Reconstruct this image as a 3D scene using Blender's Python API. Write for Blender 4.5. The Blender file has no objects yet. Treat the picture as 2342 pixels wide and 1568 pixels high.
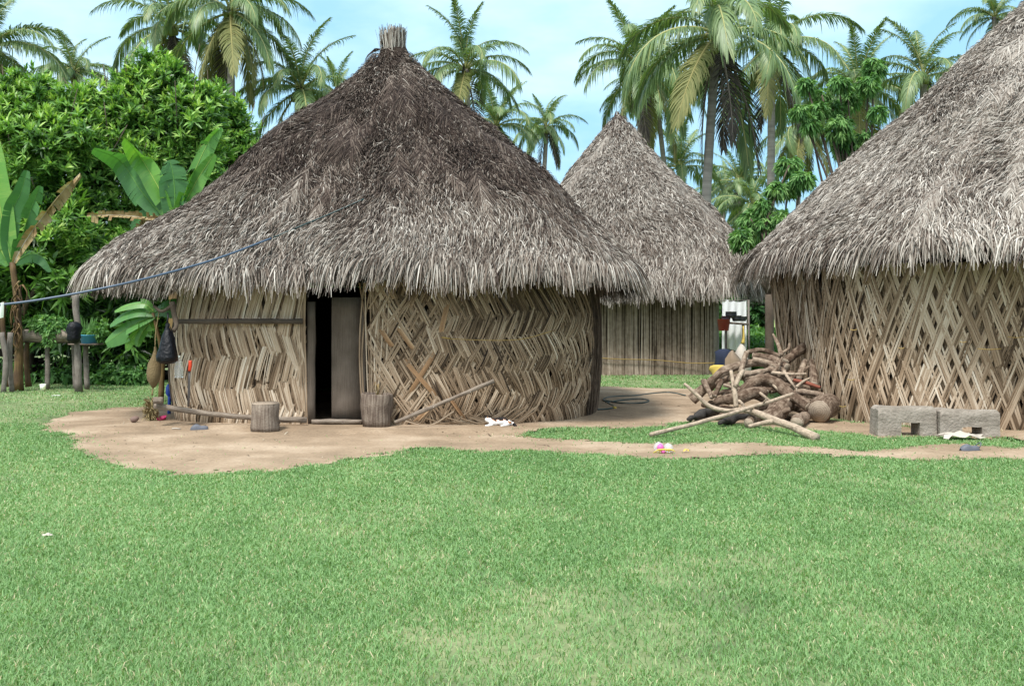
import bpy, math, random
import numpy as np
from mathutils import Vector, Matrix
R = math.radians
random.seed(7); RNG = np.random.default_rng(7)
SC = bpy.context.scene
COL = SC.collection
# ------------------------------------------------------------------ camera
F = 2342.0; CX = 1171.0; HZ = 725.0; EYE = 1.6
cam = bpy.data.cameras.new('camera'); co = bpy.data.objects.new('camera', cam); COL.objects.link(co)
co.location = (0, 0, EYE); co.rotation_euler = (R(90), 0, 0)
cam.sensor_width = 36; cam.lens = 36.0; cam.shift_y = -(784 - HZ) / 2342.0
cam.clip_start = 0.1; cam.clip_end = 3000
SC.camera = co
SC.render.resolution_x = 1024; SC.render.resolution_y = 685
# ------------------------------------------------------------------ sky and sun
SUN_EL, SUN_AZ = R(60), R(205)          # azimuth from +Y clockwise: behind the camera, to its left
world = bpy.data.worlds.new('World'); SC.world = world; world.use_nodes = True
nt = world.node_tree; nt.nodes.clear()
def N(nt, t, **k):
    n = nt.nodes.new(t)
    for a, b in k.items(): setattr(n, a, b)
    return n
sky = N(nt, 'ShaderNodeTexSky', sky_type='NISHITA'); sky.sun_disc = False
sky.sun_elevation = SUN_EL; sky.sun_rotation = SUN_AZ; sky.air_density = 1.1; sky.dust_density = 0.6; sky.ozone_density = 1.2
tc = N(nt, 'ShaderNodeTexCoord'); mp = N(nt, 'ShaderNodeMapping'); mp.inputs['Scale'].default_value = (1.0, 1.0, 2.6); mp.inputs['Location'].default_value = (0.35, 0.1, 0.45)
nz = N(nt, 'ShaderNodeTexNoise'); nz.inputs['Scale'].default_value = 2.2; nz.inputs['Detail'].default_value = 7; nz.inputs['Roughness'].default_value = 0.52
cr = N(nt, 'ShaderNodeValToRGB'); cr.color_ramp.elements[0].position = 0.47; cr.color_ramp.elements[0].color = (0.05, 0.05, 0.05, 1)
cr.color_ramp.elements[1].position = 0.68; cr.color_ramp.elements[1].color = (.9, .9, .9, 1)
mx = N(nt, 'ShaderNodeMix', data_type='RGBA'); mx.inputs[7].default_value = (7.8, 9.6, 10.3, 1)
bg = N(nt, 'ShaderNodeBackground'); bg.inputs['Strength'].default_value = 0.09
ow = N(nt, 'ShaderNodeOutputWorld')
L = nt.links.new
L(tc.outputs['Generated'], mp.inputs['Vector']); L(mp.outputs[0], nz.inputs['Vector']); L(nz.outputs['Fac'], cr.inputs['Fac'])
# thin blue haze over the clear sky, and an added bright veil round the unseen sun, to light the scene
hz = N(nt, 'ShaderNodeMix', data_type='RGBA'); hz.inputs[0].default_value = .8; hz.inputs[7].default_value = (3.2, 6.4, 8.9, 1); L(sky.outputs[0], hz.inputs[6])
dp = N(nt, 'ShaderNodeVectorMath', operation='DOT_PRODUCT'); dp.inputs[1].default_value = (math.sin(SUN_AZ) * math.cos(SUN_EL), math.cos(SUN_AZ) * math.cos(SUN_EL), math.sin(SUN_EL)); L(tc.outputs['Generated'], dp.inputs[0])
mr = N(nt, 'ShaderNodeMapRange'); mr.inputs['From Min'].default_value = .2; mr.inputs['From Max'].default_value = 1; L(dp.outputs['Value'], mr.inputs['Value'])
veil = N(nt, 'ShaderNodeMix', data_type='RGBA'); veil.inputs[7].default_value = (13, 14, 14.6, 1); L(mr.outputs[0], veil.inputs[0])
L(cr.outputs['Color'], mx.inputs[0]); L(hz.outputs[2], mx.inputs[6]); L(mx.outputs[2], veil.inputs[6]); L(veil.outputs[2], bg.inputs['Color']); L(bg.outputs[0], ow.inputs[0])
sl = bpy.data.lights.new('sun', 'SUN'); sl.energy = 3.1; sl.angle = R(12); sl.color = (1, 0.97, 0.92)
so = bpy.data.objects.new('sun', sl); COL.objects.link(so)
so.rotation_euler = (R(90) - SUN_EL, 0, R(180) - SUN_AZ)
d = Vector((math.sin(SUN_AZ) * math.cos(SUN_EL), math.cos(SUN_AZ) * math.cos(SUN_EL), math.sin(SUN_EL)))
so.rotation_euler = d.to_track_quat('Z', 'Y').to_euler()
SC.view_settings.view_transform = 'Standard'; SC.view_settings.look = 'None'
SC.view_settings.exposure = 0.66; SC.view_settings.gamma = 1
SC.cycles.max_bounces = 6; SC.cycles.diffuse_bounces = 3; SC.cycles.transparent_max_bounces = 8
SC.cycles.use_denoising = True

# ------------------------------------------------------------------ helpers
def W(px, py, Y): return np.array([(px - CX) / F * Y, Y, EYE + (HZ - py) / F * Y])
def G(px, py):
    Y = F * EYE / (py - HZ); return np.array([(px - CX) / F * Y, Y, 0.0])
class SN:                                    # smooth noise from sines, about -1..1
    def __init__(s, seed, scale, dims=3, n=7):
        r = np.random.default_rng(seed); s.k = r.normal(size=(n, dims)) * scale; s.p = r.uniform(0, 6.28, n); s.n = n
    def __call__(s, P): return np.sin(np.asarray(P)[..., :s.k.shape[1]] @ s.k.T + s.p).sum(-1) / (s.n ** 0.5 * 1.1)
def unit(v): return v / np.maximum(np.linalg.norm(v, axis=-1, keepdims=True), 1e-9)
class Acc:
    def __init__(s): s.V = []; s.Q = []; s.U = []; s.T = []; s.n = 0
    def add(s, V, Q, U=None, T=0.5):
        V = np.asarray(V, float).reshape(-1, 3); Q = np.asarray(Q, int).reshape(-1, 4)
        s.V.append(V); s.Q.append(Q + s.n); s.U.append(np.zeros((len(V), 2)) if U is None else np.asarray(U).reshape(-1, 2))
        s.T.append(np.broadcast_to(np.asarray(T, float).ravel() if np.ndim(T) else np.full(1, T), (len(V),)) ); s.n += len(V)
        return s
    def mesh(s, name, mats, off=(0, 0, 0), smooth=False):
        V = np.concatenate(s.V) - np.asarray(off); Q = np.concatenate(s.Q); U = np.concatenate(s.U); T = np.concatenate(s.T)
        me = bpy.data.meshes.new(name)
        me.vertices.add(len(V)); me.vertices.foreach_set('co', V.astype(np.float32).ravel())
        me.loops.add(len(Q) * 4); me.loops.foreach_set('vertex_index', Q.astype(np.int32).ravel())
        me.polygons.add(len(Q)); me.polygons.foreach_set('loop_start', np.arange(0, len(Q) * 4, 4, dtype=np.int32))
        me.update(calc_edges=True)
        me.uv_layers.new(name='UVMap').data.foreach_set('uv', U[Q.ravel()].astype(np.float32).ravel())
        me.attributes.new('tone', 'FLOAT', 'POINT').data.foreach_set('value', T.astype(np.float32))
        if smooth: me.polygons.foreach_set('use_smooth', np.ones(len(Q), bool))
        for m in (mats if isinstance(mats, (list, tuple)) else [mats]): me.materials.append(m)
        me.update(); return me
def tag(o, label=None, cat=None, group=None, kind=None):
    if label: o['label'] = label
    if cat: o['category'] = cat
    if group: o['group'] = group
    if kind: o['kind'] = kind
    return o
def obj(name, acc, mat, parent=None, off=None, smooth=False):
    if off is None: off = parent['base_'] if parent is not None and 'base_' in parent else (0, 0, 0)
    off = np.array(off)
    o = bpy.data.objects.new(name, acc.mesh(name, mat, off, smooth)); COL.objects.link(o)
    if parent is not None:
        o.parent = parent
        if 'base_' in parent: o['base_'] = list(off)
    else: o.location = off
    return o
ALL = []
def thing(name, label, cat, loc, group=None):
    o = bpy.data.objects.new(name, None); COL.objects.link(o); o.location = loc; o.empty_display_size = .2
    o['base_'] = [float(c) for c in loc]; ALL.append(o)
    return tag(o, label, cat, group)
def solo(name, label, cat, acc, mat, loc, group=None, smooth=False, kind=None):
    o = obj(name, acc, mat, None, loc, smooth); o['base_'] = [float(c) for c in loc]
    return tag(o, label, cat, group, kind)
# ---- shape builders
def ribbons(acc, C, S, tone, cup=None, Nn=None, vlen=None):
    n, k = C.shape[:2]
    if cup is None: cols = [C - S, C + S]
    else: cols = [C - S, C + Nn * cup, C + S]
    m = len(cols); V = np.stack(cols, 2)                      # n,k,m,3
    idx = np.arange(n * k * m).reshape(n, k, m)
    Q = np.stack([idx[:, :-1, :-1], idx[:, :-1, 1:], idx[:, 1:, 1:], idx[:, 1:, :-1]], -1)
    seg = np.linalg.norm(np.diff(C, axis=1), axis=-1); v = np.concatenate([np.zeros((n, 1)), np.cumsum(seg, 1)], 1) + RNG.uniform(0, 50, (n, 1))
    wid = np.linalg.norm(S, axis=-1).max(1)
    u = np.linspace(-1, 1, m)[None, None, :] * wid[:, None, None] + RNG.uniform(0, 50, (n, 1, 1))
    U = np.stack([np.broadcast_to(u, (n, k, m)), np.broadcast_to(v[:, :, None], (n, k, m))], -1)
    acc.add(V, Q, U, np.broadcast_to(np.broadcast_to(np.asarray(tone, float), (n,))[:, None, None], (n, k, m)).reshape(-1))
def crom(P, n):
    P = np.asarray(P, float)
    if len(P) == 2: P = np.array([P[0], (P[0] + P[1]) / 2, P[1]])
    E = np.vstack([2 * P[0] - P[1], P, 2 * P[-1] - P[-2]]); out = []
    t = np.linspace(0, len(P) - 1 - 1e-6, n)
    for x in t:
        i = int(x); f = x - i; a, b, c, d_ = E[i:i + 4]
        out.append(.5 * ((2 * b) + (-a + c) * f + (2 * a - 5 * b + 4 * c - d_) * f * f + (-a + 3 * b - 3 * c + d_) * f ** 3))
    return np.array(out)
def tube(acc, P, rad, seg=10, n=None, rough=0, tone=.5, cap=True, flat=1.0, seed=0):
    P = crom(P, n) if n else np.asarray(P, float); k = len(P)
    rad = np.interp(np.linspace(0, 1, k), np.linspace(0, 1, len(np.atleast_1d(rad))), np.atleast_1d(rad)) if np.ndim(rad) else np.full(k, rad)
    T = unit(np.gradient(P, axis=0)); up = np.array([0, 0, 1.]) if abs(T[0][2]) < .9 else np.array([1., 0, 0])
    A = []; a = unit(np.cross(T[0], up))
    for i in range(k):
        a = unit(a - T[i] * (a @ T[i])); A.append(a)
    A = np.array(A); B = np.cross(T, A)
    th = np.linspace(0, 2 * math.pi, seg, endpoint=False)
    rr = np.ones((k, seg))
    if rough:
        s1 = SN(seed + 3, 6); s2 = SN(seed + 4, 17)
        ref = P[:, None, :] + (A[:, None] * np.cos(th)[None, :, None] + B[:, None] * np.sin(th)[None, :, None]) * rad[:, None, None]
        rr = 1 + rough * (s1(ref) + .6 * s2(ref))
    V = P[:, None] + (A[:, None] * np.cos(th)[None, :, None] + B[:, None] * np.sin(th)[None, :, None] * flat) * (rad[:, None] * rr)[..., None]
    idx = np.arange(k * seg).reshape(k, seg); j = np.roll(idx, -1, 1)
    Q = np.stack([idx[:-1], j[:-1], j[1:], idx[1:]], -1).reshape(-1, 4)
    ln = np.concatenate([[0], np.cumsum(np.linalg.norm(np.diff(P, axis=0), axis=1))])
    U = np.stack(np.broadcast_arrays(th[None, :] * rad.mean(), ln[:, None]), -1).reshape(-1, 2)
    V = V.reshape(-1, 3); Q = list(Q)
    if cap:
        for e, row in ((0, idx[0][::-1]), (k - 1, idx[-1])):
            V = np.vstack([V, P[e]]); U = np.vstack([U, [0, ln[e]]]); c = len(V) - 1
            for i in range(0, seg, 2): Q.append([c, row[i], row[(i + 1) % seg], row[(i + 2) % seg]])
    acc.add(V, Q, U, tone); return P, T, rad
def disc(acc, c, nrm, r, tone=.5, seg=16, seed=0, rough=.05):
    nrm = unit(np.asarray(nrm, float)); up = np.array([0, 0, 1.]) if abs(nrm[2]) < .9 else np.array([1., 0, 0])
    a = unit(np.cross(nrm, up)); b = np.cross(nrm, a); th = np.linspace(0, 2 * math.pi, seg, endpoint=False)
    rr = r * (1 + rough * np.sin(th * 2 + seed) + rough * .5 * np.sin(th * 5 + seed * 2))
    V = np.vstack([c + (a * np.cos(t) + b * np.sin(t)) * q for t, q in zip(th, rr)] + [c + (a * np.cos(t) + b * np.sin(t)) * q - nrm * .012 for t, q in zip(th, rr)] + [np.asarray(c)[None]])
    Q = []
    for i in range(0, seg, 2): Q.append([2 * seg, i, i + 1, (i + 2) % seg])
    for i in range(seg): Q.append([i, i + seg, (i + 1) % seg + seg, (i + 1) % seg])
    U = np.vstack([np.stack([np.cos(th), np.sin(th)], 1)] * 2 + [[0, 0]])
    acc.add(V, Q, U, tone)
def beam(acc, p0, p1, w, h, tone=.5, up=(0, 0, 1), n=6, wob=.004, bow=0):
    p0 = np.asarray(p0, float); p1 = np.asarray(p1, float); t = unit(p1 - p0)
    s = unit(np.cross(t, np.asarray(up, float))); u = np.cross(s, t); V = []; U = []
    L_ = np.linalg.norm(p1 - p0)
    for i in range(n + 1):
        f = i / n; c = p0 + (p1 - p0) * f + u * bow * math.sin(f * math.pi)
        for a, b in ((-1, -1), (1, -1), (1, 1), (-1, 1)):
            V.append(c + s * (a * w / 2 + random.gauss(0, wob)) + u * (b * h / 2 + random.gauss(0, wob))); U.append((a * w / 2 + b * h / 2, f * L_))
    Q = [[i * 4 + j, i * 4 + (j + 1) % 4, i * 4 + 4 + (j + 1) % 4, i * 4 + 4 + j] for i in range(n) for j in range(4)] + [[3, 2, 1, 0], [n * 4, n * 4 + 1, n * 4 + 2, n * 4 + 3]]
    acc.add(V, Q, U, tone)
def lathe(acc, base, prof, seg=20, tone=.5, axis=(0, 0, 1), sx=1, wob=0, seed=0, ex=(1, 0, 0)):
    ax = unit(np.asarray(axis, float)); a = np.asarray(ex, float); a = unit(a - ax * (a @ ax)); b = np.cross(ax, a)
    th = np.linspace(0, 2 * math.pi, seg, endpoint=False); sn = SN(seed, 9); V = []
    for r, z in prof:
        ring = np.asarray(base) + ax * z + (a * np.cos(th)[:, None] * sx + b * np.sin(th)[:, None]) * r
        if wob: ring = ring + (a * np.cos(th)[:, None] + b * np.sin(th)[:, None]) * (sn(ring) * wob)[:, None] * (1 if r > .002 else 0)
        V.append(ring)
    V = np.array(V); k = len(prof); idx = np.arange(k * seg).reshape(k, seg); j = np.roll(idx, -1, 1)
    Q = np.stack([idx[:-1], j[:-1], j[1:], idx[1:]], -1)
    U = np.stack(np.broadcast_arrays(th[None, :] * .2, np.array([p[1] for p in prof])[:, None]), -1)
    acc.add(V, Q, U, tone)
def sheet(acc, Pgrid, tone=.5):
    Pg = np.asarray(Pgrid, float); a, b = Pg.shape[:2]; idx = np.arange(a * b).reshape(a, b)
    Q = np.stack([idx[:-1, :-1], idx[:-1, 1:], idx[1:, 1:], idx[1:, :-1]], -1)
    u, v = np.meshgrid(np.linspace(0, 1, b), np.linspace(0, 1, a)); acc.add(Pg, Q, np.stack([u, v], -1), tone)

# ------------------------------------------------------------------ materials
def mat(name, stops, rough=.85, noise=(0, 1), uvstreak=None, transl=0, bump=0, bscale=40, spec=.2, vec='Object', trans=0, alpha=1):
    m = bpy.data.materials.new(name); m.use_nodes = True; t = m.node_tree; t.nodes.clear(); l = t.links.new
    at = N(t, 'ShaderNodeAttribute', attribute_name='tone'); val = at.outputs['Fac']
    tcn = N(t, 'ShaderNodeTexCoord')
    def addn(val, amt, vecout, scale, detail=5):
        nz = N(t, 'ShaderNodeTexNoise'); nz.inputs['Scale'].default_value = scale; nz.inputs['Detail'].default_value = detail
        l(vecout, nz.inputs['Vector'])
        a = N(t, 'ShaderNodeMath', operation='SUBTRACT'); l(nz.outputs['Fac'], a.inputs[0]); a.inputs[1].default_value = .5
        b = N(t, 'ShaderNodeMath', operation='MULTIPLY_ADD'); l(a.outputs[0], b.inputs[0]); b.inputs[1].default_value = amt; l(val, b.inputs[2])
        return b.outputs[0]
    if noise[0]: val = addn(val, noise[0], tcn.outputs[vec], noise[1])
    if uvstreak:
        mpn = N(t, 'ShaderNodeMapping'); mpn.inputs['Scale'].default_value = (uvstreak[1], uvstreak[2], 1); l(tcn.outputs['UV'], mpn.inputs['Vector'])
        val = addn(val, uvstreak[0], mpn.outputs[0], 1.0, 3)
    rp = N(t, 'ShaderNodeValToRGB'); l(val, rp.inputs['Fac']); els = rp.color_ramp.elements
    while len(els) < len(stops): els.new(.5)
    for e, (p, c) in zip(els, stops): e.position = p; e.color = (*c, 1)
    bs = N(t, 'ShaderNodeBsdfPrincipled'); l(rp.outputs['Color'], bs.inputs['Base Color']); bs.inputs['Roughness'].default_value = rough
    bs.inputs['Specular IOR Level'].default_value = spec
    if trans: bs.inputs['Transmission Weight'].default_value = trans
    if alpha < 1: bs.inputs['Alpha'].default_value = alpha
    if bump:
        nz = N(t, 'ShaderNodeTexNoise'); nz.inputs['Scale'].default_value = bscale; nz.inputs['Detail'].default_value = 6; l(tcn.outputs[vec], nz.inputs['Vector'])
        bm = N(t, 'ShaderNodeBump'); bm.inputs['Strength'].default_value = bump; bm.inputs['Distance'].default_value = .02; l(nz.outputs['Fac'], bm.inputs['Height']); l(bm.outputs[0], bs.inputs['Normal'])
    out = N(t, 'ShaderNodeOutputMaterial'); sh = bs.outputs[0]
    if transl:
        tr = N(t, 'ShaderNodeBsdfTranslucent'); hs = N(t, 'ShaderNodeMix', data_type='RGBA', blend_type='MULTIPLY'); hs.inputs[0].default_value = 1
        l(rp.outputs['Color'], hs.inputs[6]); hs.inputs[7].default_value = (1.25, 1.35, .5, 1); l(hs.outputs[2], tr.inputs['Color'])
        mxs = N(t, 'ShaderNodeMixShader'); mxs.inputs[0].default_value = transl; l(sh, mxs.inputs[1]); l(tr.outputs[0], mxs.inputs[2]); sh = mxs.outputs[0]
    l(sh, out.inputs[0]); return m
def plain(name, c, rough=.6, spec=.4, **k):
    return mat(name, [(0, tuple(x * .75 for x in c)), (.5, c), (1, tuple(min(1, x * 1.25) for x in c))], rough, spec=spec, noise=(.5, 8), **k)
M = {}
M['thatch'] = mat('thatch', [(0, (.016, .010, .008)), (.25, (.060, .042, .033)), (.42, (.15, .118, .095)), (.6, (.27, .235, .20)), (.8, (.41, .37, .325)), (1, (.56, .515, .455))], .9, noise=(.14, 3), uvstreak=(.35, 110, 5))
M['cane'] = mat('cane', [(0, (.020, .013, .009)), (.25, (.095, .062, .036)), (.5, (.28, .195, .125)), (.75, (.47, .365, .262)), (1, (.64, .55, .44))], .75, noise=(.3, 2.5), uvstreak=(.75, 95, 3))
M['cane_dark'] = mat('cane_dark', [(0, (.012, .008, .006)), (.3, (.075, .052, .036)), (.6, (.23, .175, .13)), (1, (.46, .38, .31))], .8, noise=(.45, 9), uvstreak=(.5, 95, 6))
M['cane_orange'] = mat('cane_orange', [(0, (.09, .045, .02)), (.5, (.32, .19, .10)), (1, (.50, .35, .22))], .7, noise=(.1, 4), uvstreak=(.4, 240, 6))
M['shade_shell'] = plain('interior_shade_dark', (.02, .014, .01), .95, .05)  # near-black colour standing in for the unlit hut interior
M['wood'] = mat('weathered_wood', [(0, (.03, .022, .017)), (.35, (.11, .08, .062)), (.6, (.235, .19, .15)), (1, (.40, .34, .285))], .85, noise=(.5, 6), uvstreak=(.8, 45, 3), bump=.6, bscale=45)
M['wood_dark'] = mat('dark_board', [(0, (.02, .015, .012)), (.5, (.115, .09, .07)), (1, (.23, .185, .15))], .85, noise=(.6, 3), uvstreak=(.4, 60, 3), bump=.3, bscale=60)
M['post'] = mat('grey_post', [(0, (.04, .032, .026)), (.5, (.17, .145, .125)), (1, (.34, .31, .28))], .9, noise=(.5, 9), uvstreak=(.5, 60, 8), bump=.6, bscale=50)
M['bark'] = mat('log_bark', [(0, (.018, .011, .008)), (.3, (.085, .053, .035)), (.5, (.20, .145, .105)), (.75, (.35, .275, .205)), (1, (.50, .39, .29))], .9, noise=(.9, 13), uvstreak=(.6, 45, 7), bump=1, bscale=45)
M['cut'] = mat('cut_wood', [(0, (.09, .06, .04)), (.5, (.26, .205, .155)), (1, (.42, .34, .26))], .9, noise=(.6, 14), uvstreak=(.5, 1.2, 1.2), bump=.5)
M['char'] = mat('charred_log', [(0, (.012, .011, .010)), (.5, (.055, .048, .043)), (.75, (.13, .12, .11)), (1, (.26, .235, .21))], .85, noise=(.6, 12), bump=.9, bscale=40)
M['redwood'] = mat('red_split_wood', [(0, (.08, .02, .015)), (.5, (.21, .065, .04)), (1, (.34, .14, .09))], .8, noise=(.5, 12), uvstreak=(.4, 90, 6))
M['palm'] = mat('palm_frond', [(0, (.03, .06, .03)), (.3, (.075, .135, .055)), (.6, (.18, .26, .10)), (.85, (.30, .33, .12)), (1, (.46, .44, .18))], .45, noise=(.12, 1.5), transl=.28, spec=.45)
M['palm_old'] = mat('palm_frond_old', [(0, (.07, .085, .03)), (.5, (.19, .20, .075)), (1, (.36, .32, .13))], .6, noise=(.2, 2), transl=.25)
M['palm_dead'] = mat('palm_frond_dead', [(0, (.015, .012, .012)), (.5, (.06, .048, .042)), (1, (.22, .18, .15))], .8, noise=(.2, 2), transl=.1)
M['trunk'] = mat('palm_trunk', [(0, (.08, .07, .06)), (.5, (.24, .215, .19)), (1, (.38, .35, .32))], .9, noise=(.35, 3), uvstreak=(.9, .5, 7), bump=.4)
M['limb'] = mat('tree_bark', [(0, (.02, .015, .011)), (.5, (.085, .065, .048)), (1, (.22, .18, .14))], .9, noise=(.5, 5), bump=.5)
M['leaf'] = mat('broad_leaf', [(0, (.010, .030, .008)), (.3, (.05, .13, .026)), (.6, (.165, .34, .06)), (.82, (.36, .54, .13)), (1, (.48, .62, .20))], .4, noise=(.12, 1), transl=.3, spec=.45)
M['leaf_soft'] = mat('soft_leaf', [(0, (.02, .055, .018)), (.4, (.06, .15, .045)), (.7, (.12, .26, .075)), (1, (.26, .42, .15))], .55, noise=(.15, 1), transl=.35)
M['banana'] = mat('banana_leaf', [(0, (.03, .09, .03)), (.4, (.065, .19, .055)), (.75, (.15, .34, .065)), (1, (.38, .50, .12))], .4, noise=(.14, 2), uvstreak=(.25, 1.5, 60), transl=.35, spec=.5)
M['banana_dry'] = mat('dried_banana_leaf', [(0, (.07, .045, .03)), (.35, (.20, .13, .06)), (.6, (.33, .25, .13)), (.8, (.45, .41, .35)), (1, (.55, .52, .46))], .8, noise=(.9, 5), transl=.15)
M['banana_stem'] = mat('banana_stem', [(0, (.02, .013, .008)), (.35, (.09, .055, .028)), (.6, (.19, .125, .05)), (1, (.20, .26, .08))], .6, noise=(.7, 4), uvstreak=(.5, 60, 3))
M['grass'] = mat('grass_blades', [(0, (.07, .13, .05)), (.4, (.158, .288, .108)), (.72, (.255, .405, .172)), (.86, (.38, .42, .22)), (1, (.56, .48, .32))], .6, noise=(0, 1), transl=.3, spec=.25)
M['coconut'] = mat('coconut', [(0, (.06, .05, .02)), (.5, (.14, .17, .04)), (1, (.30, .27, .08))], .5, noise=(.4, 6))
M['husk'] = plain('brown_husk', (.17, .11, .09), .8)
M['black_plastic'] = mat('black_plastic', [(0, (.002, .002, .003)), (1, (.006, .006, .009))], .42, noise=(.5, 5), spec=.25, bump=1, bscale=22)
M['net'] = plain('mesh_sack', (.16, .115, .055), .9, bump=1, bscale=60)
M['straw'] = plain('straw', (.25, .19, .09), .9)
M['bottle'] = mat('clear_plastic', [(0, (.8, .8, .8)), (1, (.95, .95, .95))], .12, trans=.55, spec=.6, alpha=.6)
M['red'] = plain('red_handle', (.65, .06, .02), .4)
M['steel'] = plain('dark_blade', (.10, .085, .08), .45, .5)
M['blue'] = plain('blue_plastic', (.02, .07, .38), .4)
M['pink'] = plain('pink_plastic', (.55, .04, .15), .4)
M['basin'] = plain('blue_basin', (.06, .30, .46), .4)
M['white'] = plain('white_cloth', (.84, .84, .86), .85, transl=.25)
M['offwhite'] = plain('dirty_white_cloth', (.44, .39, .33), .9)
M['rope'] = plain('yellow_rope', (.30, .20, .06), .8)
M['hose'] = plain('green_hose', (.012, .035, .034), .4, .5)
M['cable'] = plain('blue_grey_hose', (.045, .075, .12), .4, .5)
M['grey_shoe'] = plain('grey_rubber', (.10, .105, .125), .6)
M['cat'] = mat('cat_fur', [(0, (.012, .011, .012)), (.22, (.02, .018, .018)), (.3, (.36, .15, .06)), (.44, (.38, .17, .07)), (.5, (.72, .70, .68)), (1, (.80, .79, .77))], .9, noise=(.06, 60))
M['dkblue'] = plain('dark_blue_cloth', (.012, .018, .04), .9)
M['brown_cloth'] = plain('brown_cloth', (.22, .16, .11), .9)
M['yellow'] = plain('yellow_sack', (.50, .36, .08), .8)
M['ltblue'] = plain('light_blue_plastic', (.30, .60, .75), .6)
M['lime'] = plain('lime_cloth', (.60, .75, .30), .85)
M['pot'] = plain('dark_pot', (.03, .03, .04), .3, .6)
M['clay'] = plain('red_plastic', (.30, .05, .04), .5)
t_ = M['cut'].node_tree; uvn = N(t_, 'ShaderNodeTexCoord'); ln_ = N(t_, 'ShaderNodeVectorMath', operation='LENGTH'); t_.links.new(uvn.outputs['UV'], ln_.inputs[0])
sm = N(t_, 'ShaderNodeMath', operation='MULTIPLY'); sm.inputs[1].default_value = 34; t_.links.new(ln_.outputs['Value'], sm.inputs[0]); sn_ = N(t_, 'ShaderNodeMath', operation='SINE'); t_.links.new(sm.outputs[0], sn_.inputs[0])
rp_ = [n for n in t_.nodes if n.type == 'VALTORGB'][0]; src_ = rp_.inputs['Fac'].links[0].from_socket; ma = N(t_, 'ShaderNodeMath', operation='MULTIPLY_ADD'); ma.inputs[1].default_value = .14; t_.links.new(sn_.outputs[0], ma.inputs[0]); t_.links.new(src_, ma.inputs[2]); t_.links.new(ma.outputs[0], rp_.inputs['Fac'])
# dirt and lawn soil: world-space noise over real surfaces
def ground_mat(name, c0, c1, c2, sc):
    m = bpy.data.materials.new(name); m.use_nodes = True; t = m.node_tree; l = t.links.new; bs = t.nodes['Principled BSDF']
    tcn = N(t, 'ShaderNodeTexCoord'); n1 = N(t, 'ShaderNodeTexNoise'); n1.inputs['Scale'].default_value = sc; n1.inputs['Detail'].default_value = 9; n1.inputs['Roughness'].default_value = .62
    l(tcn.outputs['Object'], n1.inputs['Vector']); rp = N(t, 'ShaderNodeValToRGB'); l(n1.outputs['Fac'], rp.inputs['Fac'])
    e = rp.color_ramp.elements; e.new(.5); e[0].position = .3; e[0].color = (*c0, 1); e[1].position = .5; e[1].color = (*c1, 1); e[2].position = .7; e[2].color = (*c2, 1)
    n2 = N(t, 'ShaderNodeTexNoise'); n2.inputs['Scale'].default_value = 28; n2.inputs['Detail'].default_value = 8; l(tcn.outputs['Object'], n2.inputs['Vector'])
    mm = N(t, 'ShaderNodeMix', data_type='RGBA', blend_type='OVERLAY'); mm.inputs[0].default_value = .35; l(rp.outputs[0], mm.inputs[6]); l(n2.outputs['Fac'], mm.inputs[7])
    l(mm.outputs[2], bs.inputs['Base Color']); bs.inputs['Roughness'].default_value = .95; bs.inputs['Specular IOR Level'].default_value = .1
    bm = N(t, 'ShaderNodeBump'); bm.inputs['Strength'].default_value = .6; bm.inputs['Distance'].default_value = .02; l(n2.outputs['Fac'], bm.inputs['Height']); l(bm.outputs[0], bs.inputs['Normal'])
    return m
M['soil'] = ground_mat('lawn_soil', (.10, .13, .06), (.16, .20, .09), (.22, .23, .12), 1.3)
M['dirt'] = ground_mat('bare_dirt', (.19, .138, .092), (.285, .208, .14), (.42, .325, .235), .9)

# ------------------------------------------------------------------ ground, dirt yard, grass
def poly(pts): return np.array([G(x, y)[:2] for x, y in pts])
def inpoly(P, poly_):
    x, y = P[..., 0], P[..., 1]; ins = np.zeros(x.shape, bool); n = len(poly_); j = n - 1
    for i in range(n):
        xi, yi = poly_[i]; xj, yj = poly_[j]
        c = ((yi > y) != (yj > y)) & (x < (xj - xi) * (y - yi) / (yj - yi + 1e-12) + xi); ins ^= c; j = i
    return ins
OUT = poly([(85, 985), (112, 958), (180, 941), (300, 931), (360, 929), (440, 905), (900, 895), (1300, 893), (1365, 884), (1600, 888), (1700, 900), (1900, 960), (2100, 975), (2342, 980), (2800, 980), (2800, 1062),
            (2342, 1054), (2200, 1049), (2000, 1046), (1850, 1038), (1700, 1041), (1500, 1046), (1350, 1036), (1200, 1028), (1080, 1032), (1000, 1027), (900, 1033), (760, 1048), (690, 1066), (600, 1083), (520, 1075), (430, 1080), (330, 1072), (240, 1048), (205, 1040), (200, 1020), (130, 1006)])
INN = poly([(1190, 996), (1300, 986), (1500, 978), (1600, 965), (1750, 975), (1920, 985), (2000, 998), (2150, 1000), (2290, 996), (2342, 1010), (2342, 1021), (2280, 1022), (2180, 1016), (2050, 1018), (1960, 1028), (1850, 1021), (1700, 1012), (1500, 1009), (1300, 1006)])
w1, w2, w3 = SN(11, 2.2, 2), SN(12, 7, 2), SN(13, 2.2, 2)
def dirtmask(P, jit=1.0):
    q = P[..., :2] + np.stack([w1(P[..., :2]) * .12 + w2(P[..., :2]) * .07, w3(P[..., :2]) * .14 + SN(14, 14, 2)(P[..., :2]) * .10 + SN(15, 34, 2)(P[..., :2]) * .05], -1) * jit
    return inpoly(q, OUT) & ~inpoly(q, INN)
hn, hn2 = SN(21, .5, 2), SN(22, 2.6, 2)
def sstep(a, b, x): t = np.clip((x - a) / (b - a), 0, 1); return t * t * (3 - 2 * t)
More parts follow.
